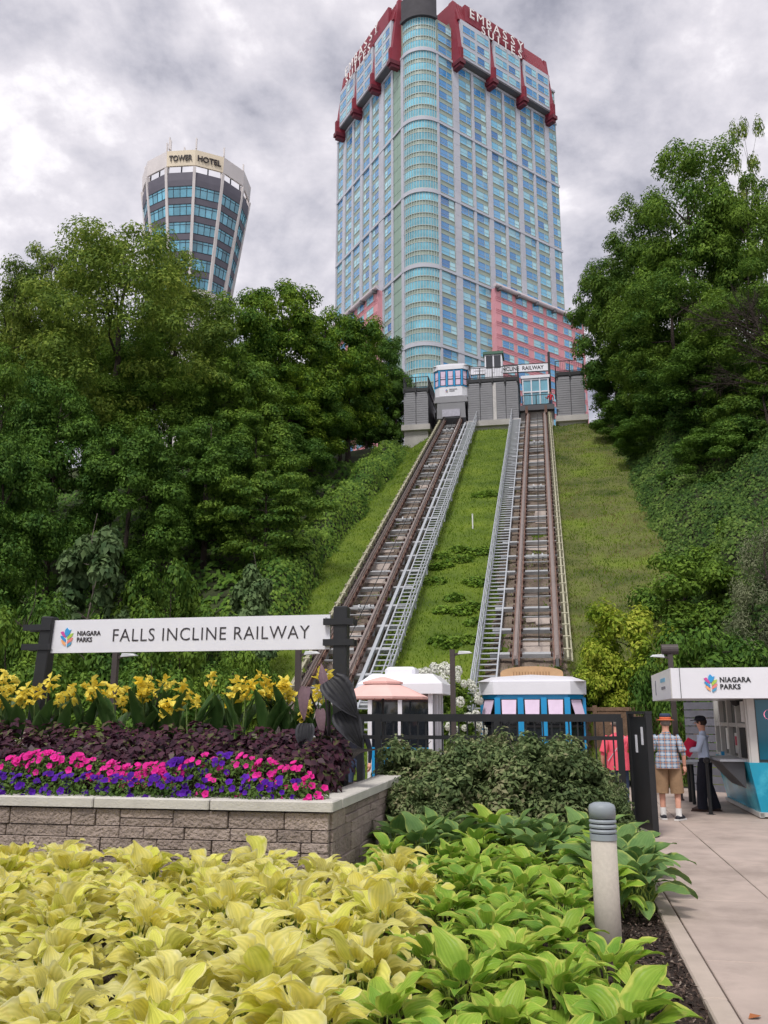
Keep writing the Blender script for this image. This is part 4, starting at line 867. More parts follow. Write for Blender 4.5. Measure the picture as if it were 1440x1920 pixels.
# weeds on the lawn
F_weed = leafmat('leaf_weed', (.09, .18, .025), (.24, .37, .05), 1, 4, .3)
def weed(x, y, s, k):
    n = 130; a = rg.uniform(0, 6.28, n); r = np.sqrt(rg.random(n)) * s; px_ = np.cos(a) * r * 1.5; py_ = np.sin(a) * r * .8
    C = np.stack([px_, py_, py_ * SL + .12 * rg.random(n) + .18 * (1 - r / s)], 1)
    o = obj('weed', bigmesh('weed', leaf_quads(C, np.tile([0, -.3, 1.], (n, 1)), rg.uniform(.10, .22, n), .8, .4, rg), 4, F_weed)); put(o, x, y, zslope(y) + .03)
    tag(o, 'low clump of broad-leaved weeds growing in the lawn between the two stairs', 'weed', 'weeds in the lawn between the stairs', )
rw = random.Random(2)
for k in range(22): weed(rw.uniform(-5.0, -2.7), rw.choice([33.5, 35, 36.5, 38, 39, 40.2, 31.5, 49, 34]) + rw.uniform(-.5, .5), rw.uniform(.22, .5), k)
# ================================================================ RAISED PLANTER
M_stone = mat('planter_stone', lin(158, 144, 136), .9, .16, 5, .5, 28, rnd=.18, dirt=.3, c3=lin(166, 150, 140), spec=.2)
M_cap = mat('planter_cap', lin(198, 194, 186), .85, .06, 4, .2, 60, dirt=.3, spec=.2)
M_mortar = mat('mortar', lin(90, 82, 76), .95)
M_soil = mat('soil', (.022, .016, .012), .95, .4, 12, .6, 30)
PX0, PX1, PY0, PY1 = -12.0, -2.3, 9.1, 13.2
plan = thing('planter', 'raised stone planter with pale cap full of flowers under the long sign', 'planter', 0, 0, 0)
b = MB(); b.box(PX0, PX1 - .03, PY0 + .03, PY1, 0, .78); b.build('core', M_mortar, plan)
rs = random.Random(8)
def courses(ln, put_stone):
    z = 0
    for h in (.17, .13, .19, .12, .17):
        x = -rs.uniform(0, .3)
        while x < ln:
            wd = rs.choice([.28, .36, .45, .6, .72, .5]); a = max(0, x); c = min(ln, x + wd)
            if c - a > .06:
                split = h > .15 and wd > .4 and rs.random() < .3
                for (za, zb) in (((z, z + h * .48), (z + h * .48, z + h)) if split else ((z, z + h),)): put_stone(a + .005, c - .005, za + .005, zb - .005, rs.uniform(.0, .022))
            x += wd
        z += h
def st_front(a, c, za, zb, d): MB().bbox(PX1 - c, PX1 - a, PY0 - .02 - d, PY0 + .05, za, zb, .008).build('stone', M_stone, plan)
def st_side(a, c, za, zb, d): MB().bbox(PX1 - .05, PX1 + .015 + d, PY0 + .055 + a, PY0 + .05 + c, za, zb, .008).build('stone', M_stone, plan)
courses(6.6, st_front); courses(4.0, st_side)
x = PX1 + .06
for wd in (1.32, 1.30, 1.35, 1.28, 1.3): MB().bbox(x - wd + .006, x - .006, PY0 - .075, PY0 + .33, .795, .895, .012).build('cap_stone', M_cap, plan); x -= wd
y = PY0 + .34
for ln in (1.3, 1.28, 1.1): MB().bbox(PX1 - .30, PX1 + .06, y, y + ln - .01, .795, .895, .012).build('cap_stone', M_cap, plan); y += ln
def zsoil(y): return .84 + max(0, min(1, (y - 9.4) / 2.2)) * .42
so = MB(); ys_ = fr(PY0 + .3, PY1, .3)
for i in range(len(ys_) - 1): so.add([(PX0, ys_[i], zsoil(ys_[i])), (PX1 - .25, ys_[i], zsoil(ys_[i])), (PX1 - .25, ys_[i + 1], zsoil(ys_[i + 1])), (PX0, ys_[i + 1], zsoil(ys_[i + 1]))], [(0, 1, 2, 3)])
so.build('soil', M_soil, plan, True)
# ---------------------------------------------------------------- long sign
sg_ = thing('sign', 'long white sign board on black posts rising from the flower planter', 'sign', -5.28, 12.2, 1.1, 0)
MB().box(-2.18, 2.18, -.03, .03, 1.55, 2.04).build('board', M_white, sg_)
M_print = mat('sign_print', lin(62, 58, 62), .6)
for x in (-2.12, 2.12):
    for z in (1.6, 1.99): MB().box(-.012, .012, -.037, -.03, -.012, .012).build('bolt', M_galv, sg_, at=(x, 0, z))
for x, w_, h in ((-2.33, .19, 2.10), (2.34, .2, 2.15)):
    MB().bbox(-w_ / 2, w_ / 2, -w_ / 2, w_ / 2, -1.1, h, .015).build('post', M_blkmet, sg_, at=(x, 0, 0), rot=(0, R(3.5) if x < 0 else 0, 0))
    for z in (1.64, 1.93): MB().box(-.22, .22, -.125, -.06, -.045, .045).build('clamp_bar', M_blkmet, sg_, at=(x - .02, 0, z)); MB().box(-.22, .22, .06, .125, -.045, .045).build('clamp_bar', M_blkmet, sg_, at=(x - .02, 0, z))
lettering(sg_, 'FALLS INCLINE RAILWAY', .285, .37, -.034, 1.80, M_print, 'CENTER', -.002, 1.10, fit=(3.02, .185))
leaf_logo(sg_, -1.89, 1.78, .26, -.034)
lettering(sg_, 'NIAGARA\nPARKS', .115, -1.72, -.034, 1.79, M_print, 'LEFT', .003, 1.02, fit=(.38, .165))
# ---------------------------------------------------------------- generic shaped leaf (s along, w across), shared by the big-leaved plants
def leaf_shape(L, W, prof, arch=.25, fold=.25, wave=.0, ns=7, nw=4, pet=0.0, pr=.006, seed=0, tipdroop=.0):
    rr = random.Random(seed); b = MB(); uv = []; ph = rr.uniform(0, 6)
    for i in range(ns + 1):
        s = i / ns; wd = W * prof(s) * .5; ang = arch * (s - .3) - tipdroop * max(0, s - .6)
        y = L * s * math.cos(arch * s * .5); z = L * (math.sin(1.1 * s) * .15 * 0 - arch * .5 * s * s + arch * .28 * s) - L * tipdroop * max(0, s - .6) ** 2
        for j in range(nw + 1):
            q = (j / nw - .5) * 2; zz = abs(q) ** 1.3 * fold * wd + wave * W * .1 * math.sin(ph + s * 9 + (3 if q > 0 else 0)) * abs(q) ** 2
            b.v.append((q * wd, y, z + zz)); uv.append((q * .5 + .5, s))
    for i in range(ns):
        for j in range(nw):
            a = i * (nw + 1) + j; b.f.append((a, a + 1, a + nw + 2, a + nw + 1)); b.m.append(0)
    nl = len(b.v)
    if pet: b.tube([(0, 0.02, 0), (0, -pet * .35, -pet * .42), (0, -pet * .45, -pet)], [pr, pr * 1.2, pr * 1.5], 5, 1, cap=False)
    b.uv = uv + [(.5, .0)] * (len(b.v) - nl); return b
def uvmesh(b, name, mats):
    me = b.mesh(name, mats, True); ul = me.uv_layers.new(name='UVMap'); vi = np.empty(len(me.loops), dtype=np.int32); me.loops.foreach_get('vertex_index', vi)
    ul.data.foreach_set('uv', np.array(b.uv, dtype=np.float32)[vi].ravel()); return me
def veined(name, c, c2, cedge, veins=16, rough=.45, trans=.3, spot=0.0, spotc=(.3, .2, .05), rnd=.12, edge=.78, bump=.35, gl=.22):
    m = leafmat(name, c, c2, 1.2, 7, trans, rough, rnd, gloss=gl); t = m.node_tree; nd = t.nodes; hs = [n for n in nd if n.type == 'HUE_SAT'][0]; pr = [n for n in nd if n.type == 'BSDF_PRINCIPLED'][0]
    src = hs.inputs['Color'].links[0].from_socket
    uvn = nd.new('ShaderNodeUVMap'); sx = nd.new('ShaderNodeSeparateXYZ'); t.links.new(uvn.outputs[0], sx.inputs[0])
    def mth(op, a, v=None, b_=None):
        k = nd.new('ShaderNodeMath'); k.operation = op; t.links.new(a, k.inputs[0])
        if b_ is not None: t.links.new(b_, k.inputs[1])
        elif v is not None: k.inputs[1].default_value = v
        return k.outputs[0]
    cen = mth('ABSOLUTE', mth('SUBTRACT', sx.outputs[0], .5)); w2 = mth('MULTIPLY', cen, 2.0)
    vein = mth('SINE', mth('MULTIPLY', cen, veins * 6.28 * .5)); vv = mth('MULTIPLY', mth('ADD', vein, 1.0), .5)
    nz = nd.new('ShaderNodeTexNoise'); nz.inputs['Scale'].default_value = 14; gp = nd.new('ShaderNodeNewGeometry'); t.links.new(gp.outputs['Position'], nz.inputs['Vector'])
    er = nd.new('ShaderNodeMapRange'); er.inputs[1].default_value = edge - .12; er.inputs[2].default_value = edge + .12; t.links.new(mth('ADD', w2, None, mth('MULTIPLY', mth('SUBTRACT', nz.outputs['Fac'], .5), .9)), er.inputs[0])
    mx = nd.new('ShaderNodeMix'); mx.data_type = 'RGBA'; t.links.new(er.outputs[0], mx.inputs[0]); t.links.new(src, mx.inputs[6]); mx.inputs[7].default_value = (*cedge, 1); col = mx.outputs[2]
    mv = nd.new('ShaderNodeMix'); mv.data_type = 'RGBA'; mv.blend_type = 'MULTIPLY'; t.links.new(mth('MULTIPLY', vv, .30), mv.inputs[0]); t.links.new(col, mv.inputs[6]); mv.inputs[7].default_value = (.55, .62, .40, 1); col = mv.outputs[2]
    if spot:
        n2 = nd.new('ShaderNodeTexNoise'); n2.inputs['Scale'].default_value = 9; n2.inputs['Detail'].default_value = 3; t.links.new(gp.outputs['Position'], n2.inputs['Vector'])
        sr = nd.new('ShaderNodeMapRange'); sr.inputs[1].default_value = .66; sr.inputs[2].default_value = .74; sr.inputs[4].default_value = spot; t.links.new(n2.outputs['Fac'], sr.inputs[0])
        ms = nd.new('ShaderNodeMix'); ms.data_type = 'RGBA'; t.links.new(sr.outputs[0], ms.inputs[0]); t.links.new(col, ms.inputs[6]); ms.inputs[7].default_value = (*spotc, 1); col = ms.outputs[2]
    n3 = nd.new('ShaderNodeTexNoise'); n3.inputs['Scale'].default_value = 11; t.links.new(gp.outputs['Position'], n3.inputs['Vector'])
    tp = nd.new('ShaderNodeMapRange'); tp.inputs[1].default_value = 1.30; tp.inputs[2].default_value = 1.46; tp.inputs[4].default_value = .85; t.links.new(mth('ADD', mth('ADD', mth('MULTIPLY', sx.outputs[1], .55), None, mth('MULTIPLY', w2, .22)), None, n3.outputs['Fac']), tp.inputs[0])
    mt = nd.new('ShaderNodeMix'); mt.data_type = 'RGBA'; t.links.new(tp.outputs[0], mt.inputs[0]); t.links.new(col, mt.inputs[6]); mt.inputs[7].default_value = (.30, .16, .06, 1); col = mt.outputs[2]
    t.links.new(col, hs.inputs['Color'])
    bp = nd.new('ShaderNodeBump'); bp.inputs['Strength'].default_value = bump; bp.inputs['Distance'].default_value = .006; t.links.new(vv, bp.inputs['Height']); t.links.new(bp.outputs[0], pr.inputs['Normal'])
    return m
# ---------------------------------------------------------------- hostas
def hprof(s): return max(.02, math.sin(math.pi * min(1, s * .97 + .015) ** .72) ** .82)
def hprof2(s): return max(.02, math.sin(math.pi * min(1, s * .96 + .03) ** .60) ** .75)
H_gold = veined('hosta_gold', (.88, .77, .11), (.94, .88, .36), (.93, .88, .52), 14, .42, .48, .2, (.55, .34, .08), .08, .9)
H_gold2 = veined('hosta_gold_green', (.66, .68, .08), (.88, .84, .24), (.90, .83, .40), 14, .45, .38, .2, (.40, .24, .06), .12, .85)
H_green = veined('hosta_green', (.13, .29, .035), (.28, .46, .06), (.46, .54, .10), 14, .4, .3, .25, (.42, .30, .08), .14, .80)
H_lime = veined('hosta_lime', (.22, .40, .04), (.42, .58, .08), (.62, .66, .14), 14, .4, .33, .35, (.48, .34, .12), .12, .84)
H_blue = veined('hosta_blue', (.10, .20, .06), (.20, .33, .10), (.34, .42, .11), 16, .4, .25, .0, (.3, .2, .05), .12, .9)
M_pet = leafmat('petiole', (.16, .24, .04), (.30, .38, .08), 2, 6, .2, .5, .1)
def lset(m, L, W, prof, fold, wave, n, s0, arch=(.5, 1.0), pet=.24):
    return [uvmesh(leaf_shape(L * k, W * k, prof, random.Random(s0 + i).uniform(*arch), fold * random.Random(s0 + i).uniform(.6, 1.4), wave, 8, 6, pet, .006, s0 + i, random.Random(i + s0).uniform(.0, .8)), 'leaf', [m, M_pet]) for i, k in enumerate([.8, .9, 1.0, 1.05, 1.12, .95][:n])]
LG_ = lset(H_gold, .28, .175, hprof, .5, 1.6, 6, 100) + lset(H_gold2, .27, .165, hprof, .45, 1.5, 5, 120)
LN_ = lset(H_green, .27, .185, hprof2, .30, .6, 6, 140) + lset(H_lime, .27, .18, hprof2, .32, .7, 4, 160)
LL_ = lset(H_lime, .28, .18, hprof2, .34, .8, 6, 180) + lset(H_green, .27, .18, hprof2, .3, .6, 3, 190)
LB_ = lset(H_blue, .30, .22, hprof2, .26, .5, 6, 200)
def hosta(x, y, leaves, n, sz, up, name, label, group, seed):
    t = thing(name, label, 'plant', x, y, .02, 0, group); rr = random.Random(seed)
    for i in range(n):
        k = (i + .5) / n; a = i * 2.39996 + rr.uniform(-.3, .3)
        r = .07 + .30 * k ** .8 * sz; h = (.40 - .22 * k ** 1.4 + rr.uniform(-.04, .05)) * sz * up
        pitch = R(62 * (1 - k) ** 1.0 * up - 14 * k + rr.uniform(-14, 14)); roll = R(rr.uniform(-22, 22))
        o = obj('leaf', rr.choice(leaves), t, (r * .62 * math.cos(a), r * .62 * math.sin(a), h))
        o.rotation_euler = (Matrix.Rotation(a - math.pi / 2, 4, 'Z') @ Matrix.Rotation(pitch, 4, 'X') @ Matrix.Rotation(roll, 4, 'Y')).to_euler()
        q = sz * rr.uniform(.68, 1.18); o.scale = (q, q, q)
    return t
rh = random.Random(31); hn = 0
def inpoly(px, py, poly):
    c = False
    for i in range(len(poly)):
        (x1, y1), (x2, y2) = poly[i], poly[i - 1]
        if (y1 > py) != (y2 > py) and px < (x2 - x1) * (py - y1) / (y2 - y1) + x1: c = not c
    return c
def projpx(X, Y, Z):
    Z -= CAMH; f = Y * CP + Z * SP; return 720 + FPX * X / f, 960 - FPX * (-Y * SP + Z * CP) / f
row = 0; yy = 3.75
while yy < 12.3:
    xx = -6.5 + (row % 2) * .31
    while xx < .95:
        x = xx + rh.uniform(-.09, .09); y = yy + rh.uniform(-.08, .08); p = wor(x, y); px, py = projpx(p.x, p.y, .3)
        if -160 < px < 1300 and py < 2080:
            edge = 830 - (py - 1560) * .36 if py > 1560 else 830
            gold = px < edge and not (y > 8.62 and x > -2.05)
            ok = (gold and y < 8.62) or (not gold and x > (-2.05 if y > 8.7 else -9) and x < .50)
            if not gold and x > .22 and y < 6.6 and rh.random() < .35: ok = False
            if abs(x - .31) < .30 and abs(y - 7.19) < .34: ok = False
            if gold and y > 9: ok = False
            if abs(px - edge) < 8: ok = False
            if ok:
                hn += 1
                if gold: hosta(x, y, LG_, 36, rh.uniform(.80, 1.0), .95, 'golden_hosta', 'golden yellow hosta in the row at the foot of the stone planter' if y > 7.7 else 'golden yellow hosta bordering the green hostas' if px > edge - 110 else 'golden yellow hosta inside the golden mass before the stone planter', 'golden hostas before the stone planter', hn)
                elif y > 10.2 or (x > .2 and y > 8.3): hosta(x, y, LB_ if rh.random() < .6 else LN_, 22, rh.uniform(.95, 1.15), .85, 'blue_green_hosta', 'blue green hosta with broad leaves at the foot of the hedge', 'blue green hostas along the hedge', hn)
                else: hosta(x, y, LN_ if (rh.random() < .62 and y > 6.2) else LL_, 30, rh.uniform(.74, .92), .82, 'green_hosta', 'green hosta close around the concrete bollard light' if math.hypot(x - .31, y - 7.19) < .85 else 'green hosta bordering the golden hostas' if px < edge + 130 else 'green hosta with yellowing edges along the mulch strip by the path', 'green hostas beside the path', hn)
        xx += .62
    yy += .57; row += 1
for i_, (x_, y_) in enumerate(((.62, 8.7), (.68, 9.35), (.6, 10.0), (.66, 10.7), (.5, 11.4))): hosta(x_, y_, LB_, 24, 1.12, .8, 'blue_green_hosta', 'blue green hosta with broad leaves spilling over the path edge', 'blue green hostas at the path edge', 900 + i_)
# ---------------------------------------------------------------- flowers in the planter
M_canna = veined('canna_leaf', (.035, .085, .022), (.07, .14, .035), (.09, .16, .05), 22, .4, .25, bump=.2)
M_cyel = leafmat('canna_petal', (.86, .62, .03), (.92, .80, .16), 3, 20, .35, .5, .05, gloss=.2)
M_stalk = leafmat('stalk_green', (.10, .17, .05), (.20, .27, .09), 2, 6, .1)
cprof = lambda s: max(.02, math.sin(math.pi * min(1, s * .98 + .01) ** .85) ** .8)
CL = [uvmesh(leaf_shape(.62 * k, .21, cprof, .35, .35, .4, 8, 4, 0, 0, 300 + i), 'leaf', [M_canna]) for i, k in enumerate((.8, .95, 1.1))]
def petal_head(seed):
    rr = random.Random(seed); b = MB()
    for i in range(16):
        a = rr.uniform(0, 6.28); el = rr.uniform(-.4, 1.3); c = Vector((rr.gauss(0, .028), rr.gauss(0, .028), rr.uniform(-.07, .08))); d = Vector((math.cos(a) * math.cos(el), math.sin(a) * math.cos(el), math.sin(el))); sd = d.cross(Vector((0, 0, 1))).normalized(); u = sd.cross(d); l = rr.uniform(.06, .10); w_ = rr.uniform(.022, .036)
        b.add([c, c + d * l * .5 + sd * w_ + u * .012, c + d * l - u * .02 + sd * w_ * .5, c + d * l * .95 - u * .035 - sd * w_ * .4, c + d * l * .5 - sd * w_ + u * .012], [(0, 1, 2, 3), (0, 3, 4)])
    return b.mesh('flower', M_cyel)
CF = [petal_head(i) for i in range(5)]
def canna(x, y, seed):
    rr = random.Random(seed); z = zsoil(y); t = thing('canna', 'yellow flowering canna with upright dark leaves under the long sign', 'plant', x, y, z, rr.uniform(0, 6), 'yellow cannas in the planter'); h = rr.uniform(.78, 1.06)
    for k in range(rr.choice([1, 2, 2, 3])):
        ax, ay = rr.uniform(-.16, .16), rr.uniform(-.1, .1); hh = h * rr.uniform(.72, 1.02); b = MB(); b.tube([(ax * .3, ay * .3, 0), (ax * .8, ay * .8, hh * .6), (ax, ay, hh)], [.014, .011, .007], 6); b.build('stalk', M_stalk, t)
        for q in range(rr.choice([1, 2])):
            o = obj('flower', rr.choice(CF), t, (ax + rr.uniform(-.03, .03), ay, hh + .03 - q * .12), (rr.uniform(-.4, .4), rr.uniform(-.4, .4), rr.uniform(0, 6))); o.scale = (rr.uniform(.95, 1.4),) * 3
    for k in range(rr.choice([4, 5, 6])):
        a = rr.uniform(0, 6.28); o = obj('leaf', rr.choice(CL), t, (.05 * math.cos(a), .05 * math.sin(a), h * rr.uniform(.08, .36))); o.rotation_euler = (Matrix.Rotation(a - math.pi / 2, 4, 'Z') @ Matrix.Rotation(R(rr.uniform(58, 82)), 4, 'X')).to_euler()
rc_ = random.Random(12); x = -9.2; i = 0
while x < -2.75:
    canna(x, rc_.uniform(11.25, 11.75), 400 + i); i += 1; x += rc_.uniform(.20, .34)
F_coleus = leafmat('coleus_leaf', (.026, .008, .018), (.085, .026, .045), 1.6, 9, .2, .45, .12, c3=(.10, .12, .035), gloss=.25)
F_fol = leafmat('petunia_leaf', (.05, .10, .02), (.14, .23, .05), 2, 10, .3, .55, .1)
M_mag = leafmat('petal_magenta', (.72, .015, .26), (.86, .05, .42), 3, 30, .25, .6, .12, gloss=.2)
M_pur = leafmat('petal_purple', (.055, .008, .24), (.13, .018, .42), 3, 30, .2, .6, .18, gloss=.2)
def leafy(name, label, group, x, y, z, rx, ry, rz_, n, ls, m, cat='plant', asp=.75, seed=0, parent_only=False):
    rng = np.random.default_rng(seed); d = rng.normal(0, 1, (n, 3)); d = norm(d); d[:, 2] = np.abs(d[:, 2]); r = rng.random((n, 1)) ** .25; C = d * r * np.array([rx, ry, rz_]); nr = d + np.array([0, -.35, .5])
    t = thing(name, label, cat, x, y, z, 0, group); obj('foliage', bigmesh('foliage', leaf_quads(C, nr, ls * rng.uniform(.6, 1.3, n), asp, .32, rng, 1.0), 4, m), t)['kind'] = 'stuff'; return t
rq = random.Random(6); k = 0
for y in (10.1, 10.55, 11.0):
    x = -9.3 + rq.uniform(0, .3)
    while x < -2.45:
        leafy('coleus', 'dark purple coleus with drooping leaves in the planter', 'purple coleus in the planter', x, y + rq.uniform(-.1, .1), zsoil(y) - .08, .34, .36, (.50 if y < 10.4 else .58) + rq.uniform(-.05, .06), 300, .115, F_coleus, seed=k, asp=.62); x += .42; k += 1
def blossom(m, seed):
    rr = random.Random(seed); b = MB(); n = 10; vs = [(0, 0, -.02)] + [((.036 if i % 2 else .029) * math.cos(6.283 * i / n), (.036 if i % 2 else .029) * math.sin(6.283 * i / n), rr.uniform(-.004, .006)) for i in range(n)]; b.add(vs, [(0, i + 1, (i + 1) % n + 1) for i in range(n)]); return b.mesh('blossom', m)
BM = [blossom(M_mag, i) for i in range(3)]; BP = [blossom(M_pur, i) for i in range(3)]
def petunia(x, y, z, col, n, seed):
    rr = random.Random(seed); mg = col == 'm'
    t = leafy('flowering_plant', 'bedding plant with magenta pink blossoms before the purple coleus' if mg else 'bedding plant with violet blue blossoms spilling over the planter cap', 'magenta flowers in the planter' if mg else 'violet flowers in the planter', x, y, z, .24, .22, .24, 240, .05, F_fol, seed=seed, asp=.5)
    for i in range(n):
        a = rr.uniform(0, 6.28); e = rr.uniform(.1, 1.4); d = Vector((math.cos(a) * math.cos(e), -abs(math.sin(a)) * math.cos(e) if rr.random() < .75 else math.sin(a) * math.cos(e), math.sin(e)))
        p = Vector((d.x * .25, d.y * .23, d.z * .25)) * rr.uniform(.9, 1.1); f = (d + Vector((rr.uniform(-.4, .4), -.7, .2))).normalized()
        o = obj('blossom', rr.choice(BM if mg else BP), t, p); o.rotation_euler = f.to_track_quat('Z', 'Y').to_euler(); s_ = rr.uniform(.85, 1.35); o.scale = (s_, s_, s_)
x = -8.6; k = 0
while x < -2.5:
    petunia(x, 9.34 + rq.uniform(-.06, .06), .86, 'm' if rq.random() < .10 else 'p', rq.choice([9, 12, 14]), 500 + k); k += 1; x += .25
x = -8.6
while x < -2.7:
    dip = math.sin(x * 2.3) + math.sin(x * 4.1 + 1)
    petunia(x, 9.66 + rq.uniform(-.06, .06), 1.02 + .07 * math.sin(x * 3), 'm' if dip > -1.4 and rq.random() < .93 else 'p', rq.choice([22, 26, 30]) if dip > -.4 else rq.choice([11, 15]), 600 + k); k += 1; x += .26
# black elephant ear
M_colo = veined('colocasia_leaf', (.010, .010, .013), (.028, .028, .034), (.05, .05, .06), 12, .5, .1, bump=.9, gl=.3)
ep = lambda s: max(.03, math.sin(math.pi * min(1, s * .93 + .07) ** .55) ** .8)
EL = [uvmesh(leaf_shape(.62, .40, ep, .6, .22, .3, 9, 6, 0, 0, 700), 'leaf', [M_colo]), uvmesh(leaf_shape(.42, .16, ep, .5, .5, .3, 9, 6, 0, 0, 701), 'leaf', [mat('colocasia_under', lin(120, 96, 104), .6, .15, 20)])]
t = thing('elephant_ear_plant', 'black elephant ear plant with huge drooping leaves at the planter corner', 'plant', -2.72, 10.75, 1.1)
for (lx, ly, lz, dv, nv, k, sc) in ((.04, -.25, 1.06, (.66, -.12, -.74), (.25, -.9, .35), 0, .95), (-.22, -.3, .98, (-.1, -.05, -1), (-.2, -1, .1), 1, 1.0), (.18, -.2, .70, (.55, -.1, -.85), (.2, -.9, .3), 0, .85), (-.08, .0, 1.0, (-.2, .1, 1), (.2, -1, .1), 1, .7), (-.2, -.35, .55, (-.05, -.2, -1), (0, -1, .2), 0, .6), (-.06, -.25, .72, (.1, -.05, -1), (.1, -1, .0), 1, .8)):
    yv = Vector(dv).normalized(); zv = Vector(nv); zv = (zv - yv * zv.dot(yv)).normalized(); xv = yv.cross(zv)
    o = obj('leaf', EL[k], t, (lx, ly, lz)); o.rotation_euler = Matrix((xv, yv, zv)).transposed().to_euler(); o.scale = (sc,) * 3
    MB().tube([(0, 0, -.1), (lx * .4, ly * .4, lz * .6), (lx, ly, lz)], [.022, .016, .01], 6).build('stalk', mat('colocasia_stalk', (.03, .022, .028), .5), t)
# ---------------------------------------------------------------- hedge shrubs before the fence
F_hedge = leafmat('leaf_hedge', (.075, .12, .046), (.22, .28, .115), .9, 6, .25, .5, .1, c3=(.30, .29, .16))
hp = [make_tree(40 + i, 1.5, .78, F_hedge, 95, 135, .085, -.10, .8, .03, csize=.26, asp=.45) for i in range(2)]
for i, (x, y, s, h) in enumerate([(-2.05, 13.6, 1.1, 1.06), (-1.25, 13.2, 1.1, 1.08), (-.6, 13.2, 1.1, 1.10), (.05, 13.1, 1.0, 1.04), (-.8, 13.9, 1.0, 1.14), (.72, 12.85, .42, .62), (-1.95, 12.3, .7, .72), (.0, 13.8, 1.0, 1.12)]):
    t = thing('hedge_shrub', ['grey green shrub in the clipped row before the black fence', 'low grey green shrub pressed against the fence gate', 'small grey green shrub beside the planter corner'][0 if i not in (5, 6) else i - 4], 'shrub', x, y, 0, i * 1.3, 'hedge shrubs before the black fence' if i not in (5, 6) else None); t.scale = (s, s, h)
    obj('trunk', hp[i % 2][0], t); obj('foliage', hp[i % 2][1], t)
# ---------------------------------------------------------------- bollard light
t = thing('bollard_light', 'concrete bollard light with ribbed grey cap among the hostas', 'bollard', .31, 7.19, 0); t.scale = (.88, .88, 1)
MB().lathe([(.108, -.05), (.108, .835)], 32).build('shaft', mat('bollard_concrete', lin(190, 182, 170), .85, .06, 30, .15, 200, dirt=.12), t, True)
M_bcap = mat('bollard_cap', lin(142, 150, 156), .5, .05, 8, spec=.4)
MB().lathe([(.114, .835), (.114, .875), (.10, .88)], 32).build('collar', M_bcap, t)
for k in range(3): MB().lathe([(.07, .885 + k * .035), (.114, .888 + k * .035), (.116, .900 + k * .035), (.108, .912 + k * .035), (.07, .915 + k * .035)], 32).build('louvre', M_bcap, t)
MB().lathe([(.112, .990), (.114, 1.06), (.104, 1.085), (.07, 1.10), (.0, 1.105)], 32).build('cap', M_bcap, t, True); MB().lathe([(.06, .87), (.06, .99)], 20).build('lamp_core', M_white, t)
# ---------------------------------------------------------------- black fence with solid gate panel
t = thing('black_fence', 'black steel picket fence between the hedge and the plaza', 'fence', 0, 14.7, 0)
MB().box(-3.25, 1.0, -.04, .04, 1.64, 1.76).build('top_rail', M_blkmet, t); MB().box(-3.25, 1.0, -.02, .02, 1.36, 1.42).build('rail', M_blkmet, t); MB().box(-3.25, 1.0, -.02, .02, .12, .18).build('rail', M_blkmet, t)
for x in (-3.2, -2.9, -.95, .97): MB().box(-.05, .05, -.05, .05, 0, 1.70).build('post', M_blkmet, t, at=(x, 0, 0))
pk = MB().box(-.012, .012, -.012, .012, .15, 1.66).mesh('picket', M_blkmet); x = -2.78
while x < .9: obj('picket', pk, t, (x, 0, 0)); x += .135
t = thing('gate_panel', 'solid black gate panel with two white stickers beside the path', 'gate', 1.34, 13.86, 0, R(15))
MB().box(-.02, .02, .06, .76, .1, 1.72).build('panel', M_blkmet, t)
for y in (.03, .79): MB().box(-.045, .045, -.035, .035, 0, 1.76).build('post', M_blkmet, t, at=(0, y, 0))
MB().box(-.05, .05, -.01, .83, 1.76, 1.80).build('top_rail', M_blkmet, t)
for y, h in ((.52, 1.32), (.26, 1.44)): MB().box(-.026, -.02, -.04, .04, -.13, .13).build('sticker', M_white, t, at=(0, y, h))
# ---------------------------------------------------------------- lamps
M_brz = mat('bronze_paint', lin(74, 66, 64), .5, .08)
def lamp(px, ptop, Y, label, flood=False):
    p = P(px, ptop, Y); x, y = loc(p.x, p.y); h = p.z; t = thing('street_lamp', label, 'lamp', x, y, 0, R(180) if not flood else R(180))
    MB().box(-.05, .05, -.05, .05, 0, h).build('pole', M_brz, t); MB().box(-.07, .07, -.07, .07, 0, .06).build('base', M_brz, t)
    b = MB(); b.bar((0, 0, h - .12), (-.18 if not flood else .16, 0, h - .07), .05, .05); b.build('arm', M_brz, t)
    sx = -1 if not flood else 1; b = MB(); b.add([(sx * .12, -.07, h - .10), (sx * .42, -.06, h - .08), (sx * .42, .06, h - .08), (sx * .12, .07, h - .10), (sx * .14, -.05, h - .03), (sx * .36, -.04, h - .04), (sx * .36, .04, h - .04), (sx * .14, .05, h - .03)], [(3, 2, 1, 0), (4, 5, 6, 7), (0, 1, 5, 4), (1, 2, 6, 5), (2, 3, 7, 6), (3, 0, 4, 7)]); b.build('lamp_head', M_galv, t)
    if flood: b = MB(); b.tube([(-.17, 0, h + .07), (.17, 0, h + .07)], .11, 16); b.build('floodlight', M_brz, t)
    return t
lamp(218, 1222, 16.5, 'dark slim street lamp under the long sign, beside the low shrubs')
lamp(560, 1218, 16.5, 'dark slim street lamp under the long sign, beside the lawn edge')
lamp(848, 1218, 18.5, 'dark slim street lamp before the white flowering bush')
lamp(1256, 1224, 19.0, 'street lamp with a round floodlight on top beside the ticket kiosk', True)
